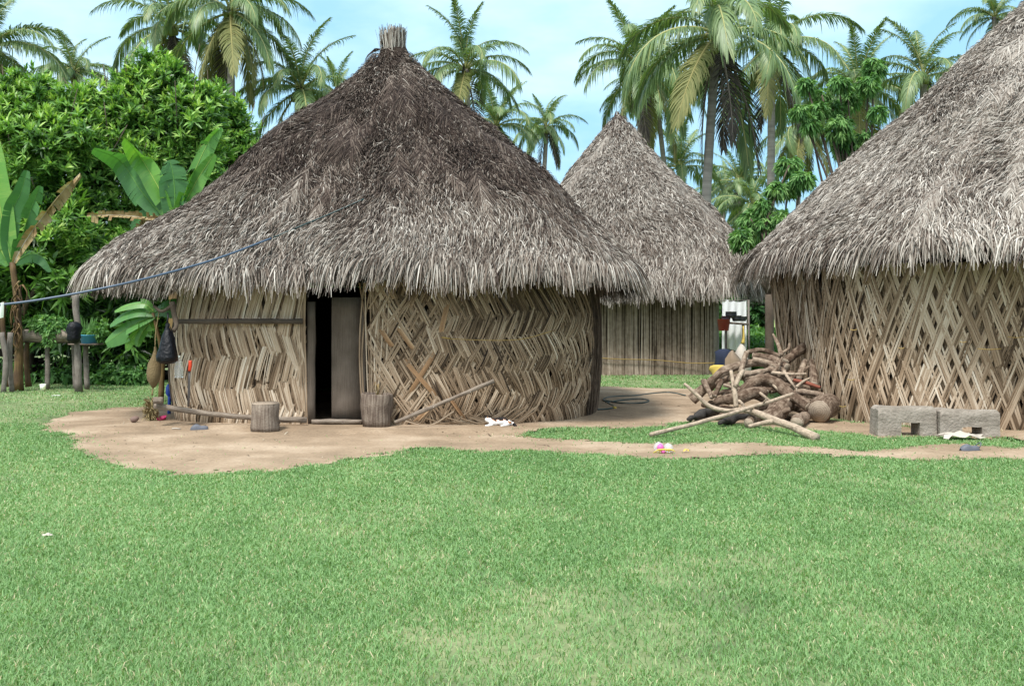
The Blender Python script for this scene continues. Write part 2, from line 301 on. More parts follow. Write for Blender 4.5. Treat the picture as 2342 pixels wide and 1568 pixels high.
def gh(x, y):
    x = np.asarray(x, float); y = np.asarray(y, float); P = np.stack([x, y], -1)
    edge = 14.2 + .12 * w1(P) + np.where(x < -3, .25, 0)
    pl = sstep(edge - .12, edge + .12, y) * sstep(-6.6, -4.6, x) * (1 - sstep(1.2, 3.2, x)) * (1 - sstep(22, 25, y)) * .035
    return pl + .012 * hn(P) + .004 * hn2(P) - .012
a = Acc()
xs = np.concatenate([[-900, -200, -60, -30], np.arange(-16, 16.01, .1), [30, 60, 200, 900]]); ys = np.concatenate([[-60, -10, 0], np.arange(3, 30.01, .1), [40, 60, 120, 400, 1500]])
X, Y = np.meshgrid(xs, ys); Z = np.where((abs(X) < 17) & (Y > 2) & (Y < 31), gh(X, Y), -.015) - .05 * (inpoly(np.stack([X, Y], -1), OUT) & ~inpoly(np.stack([X, Y], -1), INN)); sheet(a, np.stack([X, Y, Z], -1))
tag(obj('ground', a, M['soil'], smooth=True), 'flat ground under the short green lawn reaching to the far trees', 'ground', kind='structure')
a = Acc(); cs = .05
xs = np.arange(-8.5, 12.5, cs); ys = np.arange(10, 24, cs); X, Y = np.meshgrid(xs, ys)
cm = dirtmask(np.stack([X[:-1, :-1] + cs / 2, Y[:-1, :-1] + cs / 2], -1))
idx = np.arange(X.size).reshape(X.shape); Q = np.stack([idx[:-1, :-1], idx[:-1, 1:], idx[1:, 1:], idx[1:, :-1]], -1)[cm]
V = np.stack([X, Y, gh(X, Y) + .010 + .003 * w2(np.stack([X, Y], -1))], -1).reshape(-1, 3); used = np.unique(Q); rm = np.full(len(V), -1); rm[used] = np.arange(len(used))
a.add(V[used], rm[Q]); tag(obj('dirt_yard', a, M['dirt'], smooth=True), 'bare tan earth trodden around the huts', 'dirt yard', kind='structure')
def grass(n, y0, y1, pw, seed):
    r = np.random.default_rng(seed)
    y = y0 + (y1 - y0) * r.random(n) ** pw; x = (r.random(n) * 2 - 1) * (.50 * y + 2.6)
    P = np.stack([x, y], -1); q = P + r.normal(0, .06, P.shape) * np.where(r.random(n) < .10, 4.5, 1)[:, None]
    keep = ~dirtmask(q); k2 = dirtmask(P, 1) & keep; keep &= ~(k2 & (r.random(n) < .25))
    keep |= (r.random(n) < .0018) & (y < 13.9)
    dens = .78 + .35 * SN(31, 1.7, 2)(P) + .25 * SN(32, 6, 2)(P); keep &= r.random(n) < np.clip(dens, .25, 1)
    x, y, P = x[keep], y[keep], P[keep]; n = len(x)
    c = SN(33, 9, 2)(P) * .3 + SN(36, .8, 2)(P) * .12
    h = (.020 + .022 * r.random(n)) * (1 + .25 * c) * (1 + (r.random(n) > .97) * .6); w = .0011 + .00028 * y * (.7 + .6 * r.random(n))
    az = r.uniform(0, 6.283, n) ; lean = r.uniform(.3, 1.5, n)
    d = np.stack([np.cos(az), np.sin(az), np.zeros(n)], -1); z0 = gh(x, y)
    B = np.stack([x, y, z0], -1); C = np.stack([B, B + d * (h * lean * .35)[:, None] + [0, 0, 1] * (h * .62)[:, None], B + d * (h * lean)[:, None] + [0, 0, 1] * (h * (1.05 - .3 * lean))[:, None]], 1)
    fa = r.uniform(-.9, .9, n); s = np.stack([np.cos(fa), np.sin(fa), np.zeros(n)], -1)
    S = np.stack([s * w[:, None], s * w[:, None] * .8, s * w[:, None] * .08], 1)
    tone = np.clip(.48 + r.normal(0, .17, n) + .045 * SN(34, .9, 2)(P) + .05 * SN(35, 3.4, 2)(P) + (r.random(n) > .95) * .42, 0, 1)
    return C, S, tone
a = Acc()
for args in ((980000, 3.4, 15.5, 1.05, 41), (150000, 15, 30, 1.0, 42)):
    C, S, t = grass(*args); ribbons(a, C, S, t)
tag(obj('lawn_grass', a, M['grass']), 'short green lawn grass growing up to the bare earth', 'grass', kind='stuff')

# ------------------------------------------------------------------ huts
class Plan:
    def __init__(s, cx, cy, hx, hy, n):
        th = np.linspace(-1.5 * math.pi, .5 * math.pi, 6001); c, q = np.cos(th), np.sin(th)
        n = np.where(c < 0, n[0], n[1]) if isinstance(n, tuple) else n; r = (abs(c) ** n + abs(q) ** n) ** (-1 / n); s.P = np.stack([cx + hx * r * c, cy + hy * r * q], -1)
        d = np.linalg.norm(np.diff(s.P, axis=0), axis=1); s.s = np.concatenate([[0], np.cumsum(d)]); s.per = s.s[-1]
        i0 = 3000; s.s -= s.s[i0]; s.th = th
        T = unit(np.gradient(s.P, axis=0)); s.T = T; s.Nn = np.stack([T[:, 1], -T[:, 0]], -1)
    def at(s, q):
        f = lambda A: np.stack([np.interp(q, s.s, A[:, 0]), np.interp(q, s.s, A[:, 1])], -1)
        return f(s.P), unit(f(s.T)), unit(f(s.Nn))
    def sx(s, x): i = np.where(abs(s.s) < s.per * .3)[0]; return float(np.interp(x, s.P[i, 0], s.s[i]))
def wall_pts(plan, s, z, off, flare):
    P, T, Nn = plan.at(s); f = off + flare(z, s); P3 = np.concatenate([P + Nn * f[..., None], z[..., None]], -1)
    z0 = np.zeros_like(s)[..., None]
    return P3, np.concatenate([T, z0], -1), np.concatenate([Nn, z0], -1)
def slats(acc, plan, s0, z0, s1, z1, w, tone, flare, bulge=.02, base=0, k=5, end=-.012, curve=None):
    n = len(s0); f = np.linspace(0, 1, k)[None]; s = s0[:, None] + (s1 - s0)[:, None] * f; z = z0[:, None] + (z1 - z0)[:, None] * f
    if curve is not None: s = s + curve[:, None] * np.sin(f * math.pi)
    off = np.broadcast_to(np.asarray(base, float), (n,))[:, None] + end + (np.broadcast_to(np.asarray(bulge, float), (n,))[:, None] - end) * np.sin(f * math.pi) ** .6
    P, T, Nn = wall_pts(plan, s, z, off, flare)
    d = np.stack([s1 - s0, z1 - z0], -1); d = unit(d); S = T * (d[:, 1] * w)[:, None, None] / 2 - np.array([0, 0, 1.]) * (d[:, 0] * w)[:, None, None] / 2
    ribbons(acc, P, S, tone, .005, Nn)
def shade_shell(acc, plan, ztop, flare, skip=None, inset=-.09, thick=.03):  # added shell inside the slats, so gaps look as dark as the interior
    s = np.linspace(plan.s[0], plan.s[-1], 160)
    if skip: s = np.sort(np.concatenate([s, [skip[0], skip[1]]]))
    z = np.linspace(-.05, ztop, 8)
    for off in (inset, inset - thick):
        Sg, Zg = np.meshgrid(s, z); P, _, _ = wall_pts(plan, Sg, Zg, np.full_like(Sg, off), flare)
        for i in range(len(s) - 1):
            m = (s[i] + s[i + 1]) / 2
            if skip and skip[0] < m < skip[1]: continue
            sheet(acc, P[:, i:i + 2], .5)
def herring(acc, plan, sa, sb, rows, flare, wmin, wmax, tilt, tonef, r, gap=.94, ph=0, miss=.04, wav=.03):
    for i in range(len(rows) - 1):
        za, zb = rows[i], rows[i + 1]; h = zb - za; sg = 1 if (i + ph) % 2 else -1; s = sa - .3; b = 0
        S0, Z0, S1, Z1, Wd, Tn, Bs, Bg = [], [], [], [], [], [], [], []
        while s < sb + .3:
            nb = r.integers(2, 6); tl = tilt * r.uniform(.7, 1.25); bb = r.uniform(-.004, .010); tn = r.normal(0, .06); dz = wav * (math.sin(s * 1.7 + i * 1.9) + .6 * math.sin(s * 4.3 + i)) * (0 < i) + r.normal(0, .05)
            for _ in range(nb):
                w = r.uniform(wmin, wmax); up = .05 + r.uniform(0, .05); lo = .05 + r.uniform(0, .05)
                zA = max(-.02, za - lo + dz); zB = zb + up + dz; ds = math.tan(tl) * sg * (zB - zA) / 2
                if r.random() > miss and s - abs(ds) * .5 > sa - .04 and s + abs(ds) * .5 < sb + .04:
                    S0.append(max(sa, min(sb, s - ds))); S1.append(max(sa, min(sb, s + ds))); Z0.append(zA); Z1.append(zB); Wd.append(w); Bs.append(bb + r.uniform(-.003, .003)); Bg.append(r.uniform(.008, .022))
                    Tn.append(tonef((s, (za + zb) / 2)) + tn + r.normal(0, .13) - (r.random() < .08) * .3)
                s += w * gap / math.cos(tl)
            s += r.choice([0, 0, .012])
        A = lambda v: np.array(v, float)
        if S0: slats(acc, plan, A(S0), A(Z0), A(S1), A(Z1), A(Wd), np.clip(A(Tn), 0, 1), flare, A(Bg), A(Bs) + r.uniform(0, .01))
def vertical(acc, plan, sa, sb, ztop, flare, w, tonef, r, lean=.0, jit=.02, over=1.0, zj=.0):
    n = int((sb - sa) / w * over * 1.05); s = np.linspace(sa, sb, n) + r.normal(0, jit * .3, n); ln = lean + r.normal(0, jit, n)
    s1 = s + ln * ztop; t = np.array([tonef((q, 1)) for q in s]) + r.normal(0, .14, n)
    slats(acc, plan, s, np.full(n, -.03) + r.uniform(0, .03 + zj, n), np.clip(s1, sa - .1, sb + .1), np.full(n, ztop) - r.uniform(0, zj + .001, n), r.uniform(w * .75, w * 1.15, n), np.clip(t, 0, 1), flare, r.uniform(-.004, .014, n), r.uniform(-.01, .012, n), k=9, end=-.002, curve=r.normal(0, jit * .8, n))
class Roof:
    def __init__(s, cx, cy, ax, ay, hx, hy, n, ztop, zeave, prof=1.0, r0=.02, seed=1, droop=.0):
        s.c = (cx, cy); s.a = (ax, ay); s.h = (hx, hy); s.n = n; s.zt = ztop; s.ze = zeave; s.pf = prof; s.r0 = r0; s.nz = SN(seed, .9); s.nz2 = SN(seed + 5, 3.0); s.droop = droop
        th = np.linspace(-1.5 * math.pi, .5 * math.pi, 4001); P = s.pt(th, np.ones_like(th)); d = np.linalg.norm(np.diff(P, axis=0), axis=1)
        s.th = th; s.cum = np.concatenate([[0], np.cumsum(d)]); s.per = s.cum[-1]; s.cum /= s.cum[-1]
    def pt(s, th, t):
        c, q = np.cos(th), np.sin(th); n = 2.2 + (s.n - 2.2) * np.clip(t * 1.3, 0, 1); r = (abs(c) ** n + abs(q) ** n + 1e-9) ** (-1 / n)
        cx = s.a[0] + (s.c[0] - s.a[0]) * t; cy = s.a[1] + (s.c[1] - s.a[1]) * t
        k = s.r0 + (1 - s.r0) * t ** s.pf
        x = cx + s.h[0] * k * r * c; y = cy + s.h[1] * k * r * q; z = s.zt + (s.ze - s.zt) * t - s.droop * np.clip(t - .88, 0, 1) ** 1.5 * 6
        P = np.stack([x, y, z], -1); b = (s.nz(P) * .10 + s.nz2(P) * .03) * np.clip(t * 3, 0, 1) * (1 - .3 * t)
        return P + np.stack([c * b, q * b, b * .8], -1)
    def frame(s, th, t):
        P = s.pt(th, t); D = unit(s.pt(th, t + .01) - P); H = unit(s.pt(th + .01, t) - P); H = unit(H - D * (H * D).sum(-1, keepdims=True)); Nn = np.cross(H, D); Nn = np.where(Nn[..., 2:] < 0, -Nn, Nn)
        return P, D, H, Nn
def thatch(acc, rf, n, tonef, r, l=(.22, .5), w=(.006, .013), ang=.32, lift=.05, fringe=4000, fl=(.25, .5), ridges=(), front_y=.25, comb=.35):
    # backing surface
    th = np.linspace(-1.5 * math.pi, .5 * math.pi, 161); t = np.linspace(0, 1, 24); Tg, Hg = np.meshgrid(t, th, indexing='ij'); P = rf.pt(Hg, Tg); P[..., 2] -= .05
    sheet(acc, P, .12)
    ed = rf.pt(th, np.ones_like(th)); inn = ed.copy(); inn[:, :2] = np.array(rf.c) + (ed[:, :2] - np.array(rf.c)) * .78; inn[:, 2] += .45
    sheet(acc, np.stack([ed - [0, 0, .08], inn]), .05)
    def batch(n, t, u, ln, wd, lf, tone_add, hang):
        th = np.interp(u, rf.cum, rf.th); P, D, H, Nn = rf.frame(th, t)
        keep = (Nn[:, 1] < front_y) | (r.random(n) < .3); P, D, H, Nn, t, ln, wd = P[keep], D[keep], H[keep], Nn[keep], t[keep], ln[keep], wd[keep]; hang = hang[keep] if np.ndim(hang) else hang; n = len(P)
        a_ = comb * SN(77, 1.6)(P) + comb * .6 * SN(78, 4.2)(P) + r.normal(0, ang, n); a_ += (r.random(n) < .08) * r.normal(0, .8, n)
        d = unit(D * np.cos(a_)[:, None] + H * np.sin(a_)[:, None]); lf = lf * r.uniform(.1, 1.3, n); h0 = r.uniform(-.045, .045, n)
        f = np.linspace(0, 1, 4); C = P[:, None] + d[:, None] * (ln[:, None] * f)[..., None] + Nn[:, None] * (h0[:, None] + (lf[:, None]) * np.sin(f * 1.9)[None])[..., None]
        C[..., 2] -= (np.broadcast_to(hang, (n,)) * ln)[:, None] * f[None] ** 2
        C += H[:, None] * (r.normal(0, .12, n) * ln)[:, None, None] * (f ** 2)[None, :, None]
        S = unit(np.cross(d, Nn)); tw = r.normal(0, .75, n); S = S * np.cos(tw)[:, None] + Nn * np.sin(tw)[:, None]
        wt = np.array([.7, 1, .9, .35]); Sx = S[:, None] * (wd[:, None] * wt)[..., None]
        tone = np.clip(tonef(P, t) + r.normal(0, .21, n) + tone_add, 0, 1); ribbons(acc, C, Sx, tone)
    t = np.sqrt(r.random(n)) ; batch(n, t * .99, r.random(n), r.uniform(*l, n) * (.75 + .4 * t), r.uniform(*w, n), lift, 0, .12 + .5 * sstep(.62, .95, t))
    t = .955 + .055 * r.random(fringe); batch(fringe, t, r.random(fringe), r.uniform(*fl, fringe), r.uniform(w[0] * 1.4, w[1] * 1.4, fringe), .03, .03, r.uniform(.7, 1.1, fringe))
    # whole dried fronds lying down the slope
    for (th0, th1, t0, t1) in ridges:
        k = int(40 + 150 * (t1 - t0)); tt = np.linspace(t0, t1, k); th = th0 + (th1 - th0) * (tt - t0) / (t1 - t0); P, D, H, Nn = rf.frame(th, tt); P = P + Nn * (.05 + .03 * SN(5, 3)(P))[:, None] + H * (.10 * SN(int(abs(th0) * 100), 1.1)(P))[:, None]
        dirp = unit(np.gradient(P, axis=0)); tn = tonef(P, tt)
        tube(acc, P[::4], [.010, .005], 4, tone=float(tn.mean()), cap=False)
        for sgn in (-1, 1):
            for rep in range(4):
                a_ = r.normal(.42, .16, k) * sgn; sd = unit(np.cross(dirp, Nn)); d = unit(dirp * np.cos(a_)[:, None] + sd * np.sin(a_)[:, None]); ln = .36 * np.sin(np.linspace(.5, 2.9, k)) * r.uniform(.4, 1.15, k) + .06
                f = np.linspace(0, 1, 4); C = P[:, None] + r.normal(0, .012, (k, 1, 3)) + d[:, None] * (ln[:, None] * f)[..., None] - Nn[:, None] * (.06 * f ** 2)[None, :, None] + dirp[:, None] * (ln[:, None] * .25 * f ** 2)[..., None]
                S = np.cross(d, Nn); Sx = S[:, None] * (r.uniform(.0035, .007, k)[:, None] * np.array([1, 1, .8, .3]))[..., None]
                ribbons(acc, C, Sx, np.clip(tn + .02 + r.normal(0, .15, k), 0, 1))

r = np.random.default_rng(5)
# ---- hut 1
H1 = (-2.1, 18.75)
hut = thing('thatched_hut', 'large thatched hut with dark weathered roof, straw tuft on its peak and half-open plank door', 'hut', (H1[0], H1[1], 0))
rf1 = Roof(-2.32, 18.8, -2.2, 18.8, 4.4, 4.4, 4.6, 6.5, 2.42, 1.08, .045, 3, .22)
wn, wn2 = SN(91, .8), SN(92, 2.4)
def tone1(P, t):
    x = wn(P) * .5 + wn2(P) * .3
    base = .50 - .33 * sstep(.92, .62, t + x * .14) ; base = base + .12 * sstep(.30, .14, t) ; return base + .05 * wn2(P * 2)
ridges1 = [(R(-47), R(-45), .12, .98), (R(-50), R(-48), .45, .99), (R(-43), R(-42), .3, .97), (R(-53), R(-54), .25, .8), (R(-133), R(-131), .2, .95), (R(-62), R(-60), .2, .55), (R(-75), R(-80), .2, .5), (R(-118), R(-112), .3, .6), (R(-68), R(-76), .45, .8), (R(-140), R(-138), .3, .98), (R(-57), R(-62), .5, .9)]
for k_ in range(46):
    th0 = r.uniform(-150, -32); t0 = r.uniform(.08, .55); ridges1.append((R(th0), R(th0 + r.normal(0, 3)), t0, t0 + r.uniform(.18, .34)))
a = Acc(); thatch(a, rf1, 270000, tone1, r, ridges=ridges1, fringe=26000, l=(.07, .20), fl=(.12, .30), w=(.003, .0068), ang=.30, comb=.5, lift=.06)
obj('roof', a, M['thatch'], hut)
# straw peak with twisted binding
a = Acc(); top = W(899, 112, 18.75); n = 620; aa = r.uniform(0, 6.283, n); q = np.sqrt(r.random(n)) * .20
B = top + np.stack([np.cos(aa) * q, np.sin(aa) * q, np.full(n, -.25)], -1); E = top + np.stack([np.cos(aa) * q * 1.32, np.sin(aa) * q * 1.32, .31 + r.uniform(-.08, .05, n) + .02 * np.cos(aa)], -1)
f = np.linspace(0, 1, 3)[None, :, None]; C = B[:, None] + (E - B)[:, None] * f; s = np.stack([-np.sin(aa), np.cos(aa), np.zeros(n)], -1)
C = C + r.normal(0, .02, C.shape); ribbons(a, C, np.broadcast_to(s[:, None] * .008, C.shape).copy(), r.uniform(.25, .95, n)); tube(a, [top - [0, 0, .3], top + [0, 0, .26]], [.15, .17], 12, tone=.5)
n = 40; aa = r.uniform(0, 6.28, n); B = top + np.stack([np.cos(aa) * .2, np.sin(aa) * .2, np.full(n, .25)], -1); E = B + np.stack([np.cos(aa) * .06, np.sin(aa) * .06, r.uniform(.05, .16, n)], -1)
ribbons(a, np.stack([B, E], 1), np.full((n, 2, 3), .002), .4)
pk = obj('roof_peak', a, M['thatch'], hut); tag(pk, 'pale cut straw tuft')
a = Acc()
for k_ in range(7):
    ang = np.linspace(0, 6.4, 26); rr = .23 + .012 * k_; zz = -.02 - .035 * k_ + .03 * np.sin(ang + k_ * .3)
    tube(a, top + np.stack([np.cos(ang) * rr, np.sin(ang) * rr, zz + .03 * np.cos(ang)], -1), .017, 6, tone=.18 + .05 * (k_ % 3), cap=False)
for k_ in range(8): tube(a, [top + [-.22, -.05, -.02], top + [-.34 - .02 * k_, -.1, -.03 - .02 * k_], top + [-.38 - .01 * k_, -.1, -.22 - .03 * k_]], [.008, .003], 4, n=6, tone=.15)
obj('binding', a, M['thatch'], pk)
# wall
pl1 = Plan(-1.95, H1[1], 3.42, 3.75, (5.5, 3.3)); D0, D1 = pl1.sx(-2.93), pl1.sx(-2.20)
fl1 = lambda z, s: .05 * np.sin(np.clip(z, 0, 2.2) * 1.5) + .05 * np.sin(s * 1.3) * np.sin(z * 2.2) + .10 * np.exp(-((s - 3.4) / 1.2) ** 2) * np.sin(np.clip(z, 0, 2.1) * 1.5)
a = Acc(); TL = lambda p: .65 + .05 * math.sin(p[0] * 3); sL = pl1.sx(-5.12); sR = pl1.sx(1.18)
herring(a, pl1, sL + .02, D0 - .1, [0, .22, .60, 1.02, 1.42, 2.05], fl1, .014, .036, R(15), TL, r, ph=1, wav=.09)
herring(a, pl1, sL + .02, D0 - .1, [0, .32, .65, 1.0, 1.4, 2.0], lambda z, s: fl1(z, s) - .028, .03, .05, R(10), lambda p: .45, r, 1.0, ph=0, miss=0)
vertical(a, pl1, D0 - .22, D0 - .06, 2.05, fl1, .016, lambda p: .6, r, over=2.2, jit=.02)
vertical(a, pl1, sL - .06, sL + .1, 2.0, fl1, .02, lambda p: .58, r, over=1.6)
obj('wall', a, M['cane'], hut)
a = Acc(); TR = lambda p: .47 + .05 * math.sin(p[0] * 2.1 + 1) - .10 * sstep(1.2, 1.9, p[1])  # tone falls towards the top, painting in the shade under the eave
herring(a, pl1, D1 + .95, sR, [0, .24, .5, .78, 1.04, 1.32, 1.6, 2.1], fl1, .013, .028, R(26), TR, r, ph=0, wav=.07)
herring(a, pl1, D1 + .1, sR, [0, .3, .6, .9, 1.2, 1.5, 1.8, 2.1], lambda z, s: fl1(z, s) - .03, .03, .045, R(22), lambda p: .40, r, 1.0, ph=1, miss=0)
def lattice(acc, plan, sa, sb, ztop, flare, tilt, spacing, nb, w, tonef, r, gap=1.03, lmin=.6, lmax=1.3, extra=0, lay=.016):
    for sg in (-1, 1):
        s = sa - ztop * math.tan(tilt) - .1
        S0, Z0, S1, Z1, Wd, Tn, Bs = [], [], [], [], [], [], []
        while s < sb + ztop * math.tan(tilt) + .1:
            tl = tilt * r.uniform(.82, 1.2); m = r.integers(*nb); tn = r.normal(0, .09); z = r.uniform(-.6, 0)
            while z < ztop:
                L_ = r.uniform(lmin, lmax); zz = min(z + L_, ztop + .05); lb = r.uniform(0, lay); zb = max(z, -.02)
                for j in range(m):
                    so = s + j * w * gap / math.cos(tl); sA = so + sg * math.tan(tl) * (zb - ztop / 2); sB = so + sg * math.tan(tl) * (zz - ztop / 2)
                    if min(sA, sB) > sa - .05 and max(sA, sB) < sb + .05: 
                        S0.append(sA); S1.append(sB); Z0.append(zb - r.uniform(0, .04) * (zb > 0)); Z1.append(zz + r.uniform(0, .06)); Wd.append(w * r.uniform(.8, 1.15)); Tn.append(tonef((so, (zb + zz) / 2)) + tn + r.normal(0, .12) - (r.random() < .07) * .3); Bs.append(lb + r.uniform(-.002, .002))
                z += L_ * .97
            s += m * w * gap / math.cos(tl) + spacing * r.uniform(.6, 1.4)
        A = lambda v: np.array(v, float)
        slats(acc, plan, A(S0), A(Z0), A(S1), A(Z1), A(Wd), np.clip(A(Tn), 0, 1), flare, r.uniform(.006, .024, len(S0)), A(Bs), k=6, end=-.01)
lattice(a, pl1, D1 + .12, D1 + 1.3, 2.05, fl1, R(33), .06, (3, 6), .026, lambda p: .52, r, lmin=.4, lmax=.9)
vertical(a, pl1, D1 + .06, D1 + .3, 2.1, fl1, .02, lambda p: .5, r, over=1.5, jit=.08)
# curved ends bent along the ground beside the hollow stump
for k_ in range(26):
    s0 = D1 + .5 + r.uniform(0, 1.5); z0 = .02 + r.uniform(0, .16); P, T, Nn = pl1.at(np.array([s0, s0 + .35, s0 + .7])); zc = np.array([z0 + .02, max(.02, z0 - .06), z0 + .16])
    C = np.concatenate([P + Nn * (.06 + r.uniform(0, .04)), zc[:, None]], -1); C = crom(C, 7)[None]; ribbons(a, C, np.broadcast_to(np.array([0, -.004, .011]), C.shape), .55 + r.normal(0, .08), .004, np.broadcast_to(np.array([0, -1., .2]), C.shape))
obj('wall', a, M['cane'], hut)
a = Acc()                                                         # fresher orange slats
for (x0, y0, x1, y1, m) in ((868, 752, 895, 792, 3), (920, 820, 1000, 912, 3), (905, 745, 945, 800, 3), (1020, 900, 1065, 965, 2), (990, 920, 940, 970, 3), (995, 800, 930, 905, 3), (1020, 690, 1002, 770, 3)):
    for j in range(m):
        A_ = W(x0 + j * 4, y0, 15.); B_ = W(x1 + j * 4, y1, 15.); slats(a, pl1, np.array([pl1.sx(A_[0])]), A_[2:], np.array([pl1.sx(B_[0])]), B_[2:], np.array([.026]), .5 + r.normal(0, .15), fl1, .034, .014)
tag(obj('repair_slat', a, M['cane_orange'], hut), 'fresher orange-brown slats woven in by the door')
a = Acc()
vertical(a, pl1, sR - .02, pl1.s[-1] * .93, 2.1, fl1, .015, lambda p: .30 + .08 * math.sin(p[0] * 6), r, lean=-.10, over=2.0, jit=.09)
vertical(a, pl1, -pl1.per * .47, sL + .02, 2.1, fl1, .02, lambda p: .35, r, over=1.4, jit=.03)
obj('side_wall', a, M['cane_dark'], hut)
a = Acc(); shade_shell(a, pl1, 2.25, fl1, (D0 - .06, D1 + .08)); obj('interior_shade_shell', a, M['shade_shell'], hut)
a = Acc(); beam(a, W(402, 735, 14.86), W(692, 734, 14.86), .045, .07, .35, n=8); obj('upper_rail', a, M['wood_dark'], hut)
a = Acc(); beam(a, W(352, 927, 14.72), W(702, 960, 14.8), .03, .075, .55, n=14, bow=-.045); obj('lower_rail', a, M['wood'], hut)
# doorway
DY = 15.02; a = Acc(); beam(a, W(713, 968, DY), W(713, 690, DY), .10, .10, .5, up=(0, 1, 0)); obj('door_post', a, M['wood_dark'], hut)
a = Acc(); beam(a, W(831, 968, DY), W(831, 690, DY), .06, .08, .5, up=(0, 1, 0)); obj('door_post', a, M['wood_dark'], hut)
dr = obj('door', (lambda a: (beam(a, W(793, 958, DY + .06), W(793, 680, DY + .06), .44, .03, .55, up=(0, 1, 0), n=10, wob=.001), a)[1])(Acc()), M['wood_dark'], hut); tag(dr, 'old grey plank door panel')
a = Acc(); beam(a, W(714, 963, DY - .05), W(828, 963, DY - .05), .12, .055, .6); beam(a, W(720, 975, DY), W(720, 968, DY), .1, .06, .5, up=(0, 1, 0)); obj('door_sill', a, M['wood'], hut)
a = Acc(); pp = [W(1013, 773, 14.78), W(1060, 776, 14.78), W(1140, 778, 14.78), W(1200, 774, 14.8), W(1262, 757, 14.9)]; tube(a, pp, .005, 5, n=20); tube(a, [W(1010, 771, 14.77), W(1030, 774, 14.77)], .012, 5, n=4); obj('rope', a, M['rope'], hut)

# ---- hut 2 (behind)
hut = thing('thatched_hut', 'smallest thatched hut, standing farthest back, with grey pointed roof and upright cane wall', 'hut', (3.25, 31.2, 0))
rf2 = Roof(3.4, 31.1, 3.22, 31.1, 4.1, 3.4, 3.6, 7.75, 2.66, 1.0, .03, 9, .2)
t2 = lambda P, t: .56 + .06 * wn2(P) - .10 * sstep(.2, .0, t)
a = Acc(); thatch(a, rf2, 110000, t2, r, ang=.45, w=(.005, .011), l=(.10, .26), ridges=[(R(-48), R(-46), .1, .95), (R(-132), R(-130), .1, .9), (R(-40), R(-42), .3, .95)], fringe=11000, fl=(.2, .42)); obj('roof', a, M['thatch'], hut)
a = Acc(); top = W(1411, 272, 31.1); n = 60; aa = r.uniform(0, 6.28, n)
B = top + np.stack([np.cos(aa) * .28, np.sin(aa) * .28, np.full(n, -.35)], -1); E = top + np.stack([np.cos(aa) * .05, np.sin(aa) * .05, .1 + r.uniform(-.15, .14, n)], -1); s = np.stack([-np.sin(aa), np.cos(aa), np.zeros(n)], -1)
C = np.stack([B, (B + E) / 2 + .03, E], 1); ribbons(a, C, s[:, None] * np.array([.03, .025, .01])[None, :, None], r.uniform(.1, .6, n)); obj('roof_peak', a, M['thatch'], hut)
pl2 = Plan(3.2, 31.2, 2.72, 2.8, 7); z_ = lambda z, s: 0 * z
a = Acc(); vertical(a, pl2, -6, 6, 2.3, z_, .03, lambda p: .62 + .1 * math.sin(p[0] * 4) * math.sin(p[0] * 1.7), r, over=1.25, jit=.012, zj=.0); obj('wall', a, M['cane_dark'], hut)
a = Acc(); shade_shell(a, pl2, 2.4, z_); obj('interior_shade_shell', a, M['shade_shell'], hut)
a = Acc(); tube(a, [W(1366, 818, 28.3), W(1420, 821, 28.3), W(1500, 823, 28.3), W(1580, 830, 28.3), W(1650, 829, 28.35)], .012, 5, n=16); obj('tie_rope', a, M['rope'], hut)

# ---- hut 3 (right)
hut = thing('thatched_hut', 'tall thatched hut cut off by the right edge, with crossed cane lattice wall', 'hut', (10.2, 19.3, 0))
rf3 = Roof(10.3, 18.8, 10.4, 18.8, 5.66, 5.6, 3.0, 8.3, 2.72, 1.07, .02, 15, .2)
t3 = lambda P, t: .58 - .05 * sstep(.9, 1, t) + .06 * wn2(P) + .04 * wn(P)
a = Acc(); rid = [(R(-135 + k_ * 2.6 + r.normal(0, .6)), R(-134 + k_ * 2.4), .12 + .1 * (k_ % 3), .5 + .12 * (k_ % 5)) for k_ in range(-3, 5)] + [(R(-146), R(-149), .4, 1.), (R(-136), R(-137), .4, 1.), (R(-128), R(-126), .55, .9), (R(-160), R(-158), .5, .98)]
thatch(a, rf3, 230000, t3, r, ridges=rid, fringe=24000, w=(.0034, .0078), ang=.42, comb=.6, l=(.08, .22), fl=(.14, .32), lift=.06); obj('roof', a, M['thatch'], hut)
pl3 = Plan(10.3, 17.85, 5.3, 3.45, 3.4); fl3 = lambda z, s: .0 + .06 * (np.clip(z, 0, 2.4) / 2.2) - .02 + .10 * np.exp(-((s - s3) / .9) ** 2) * (z - .7); s3 = pl3.sx(5.02)
a = Acc(); T3 = lambda p: .60 + .05 * math.sin(p[0] * 2.7 + p[1])
lattice(a, pl3, s3, 2, 2.3, lambda z, s: fl3(z, s) - .05, R(15), .02, (3, 6), .034, lambda p: .34, r, lmin=.8, lmax=1.7, lay=.02)
lattice(a, pl3, s3, 2, 2.3, fl3, R(19), .055, (3, 6), .030, T3, r, lmin=.8, lmax=1.7, lay=.03)
obj('wall', a, M['cane'], hut)
a = Acc(); vertical(a, pl3, s3 - .45, s3 + .22, 2.3, fl3, .018, lambda p: .52, r, over=2.4, jit=.05); obj('corner_bundle', a, M['cane'], hut)
a = Acc(); vertical(a, pl3, -14, s3 - .3, 2.3, fl3, .022, lambda p: .50, r, over=1.9, jit=.14, zj=.0)
lattice(a, pl3, s3 - 3.2, s3 - .3, 2.3, fl3, R(16), .12, (2, 5), .02, lambda p: .5, r, lay=.04); obj('side_wall', a, M['cane_dark'], hut)
a = Acc(); shade_shell(a, pl3, 2.45, fl3, inset=-.14); obj('interior_shade_shell', a, M['shade_shell'], hut)
a = Acc()
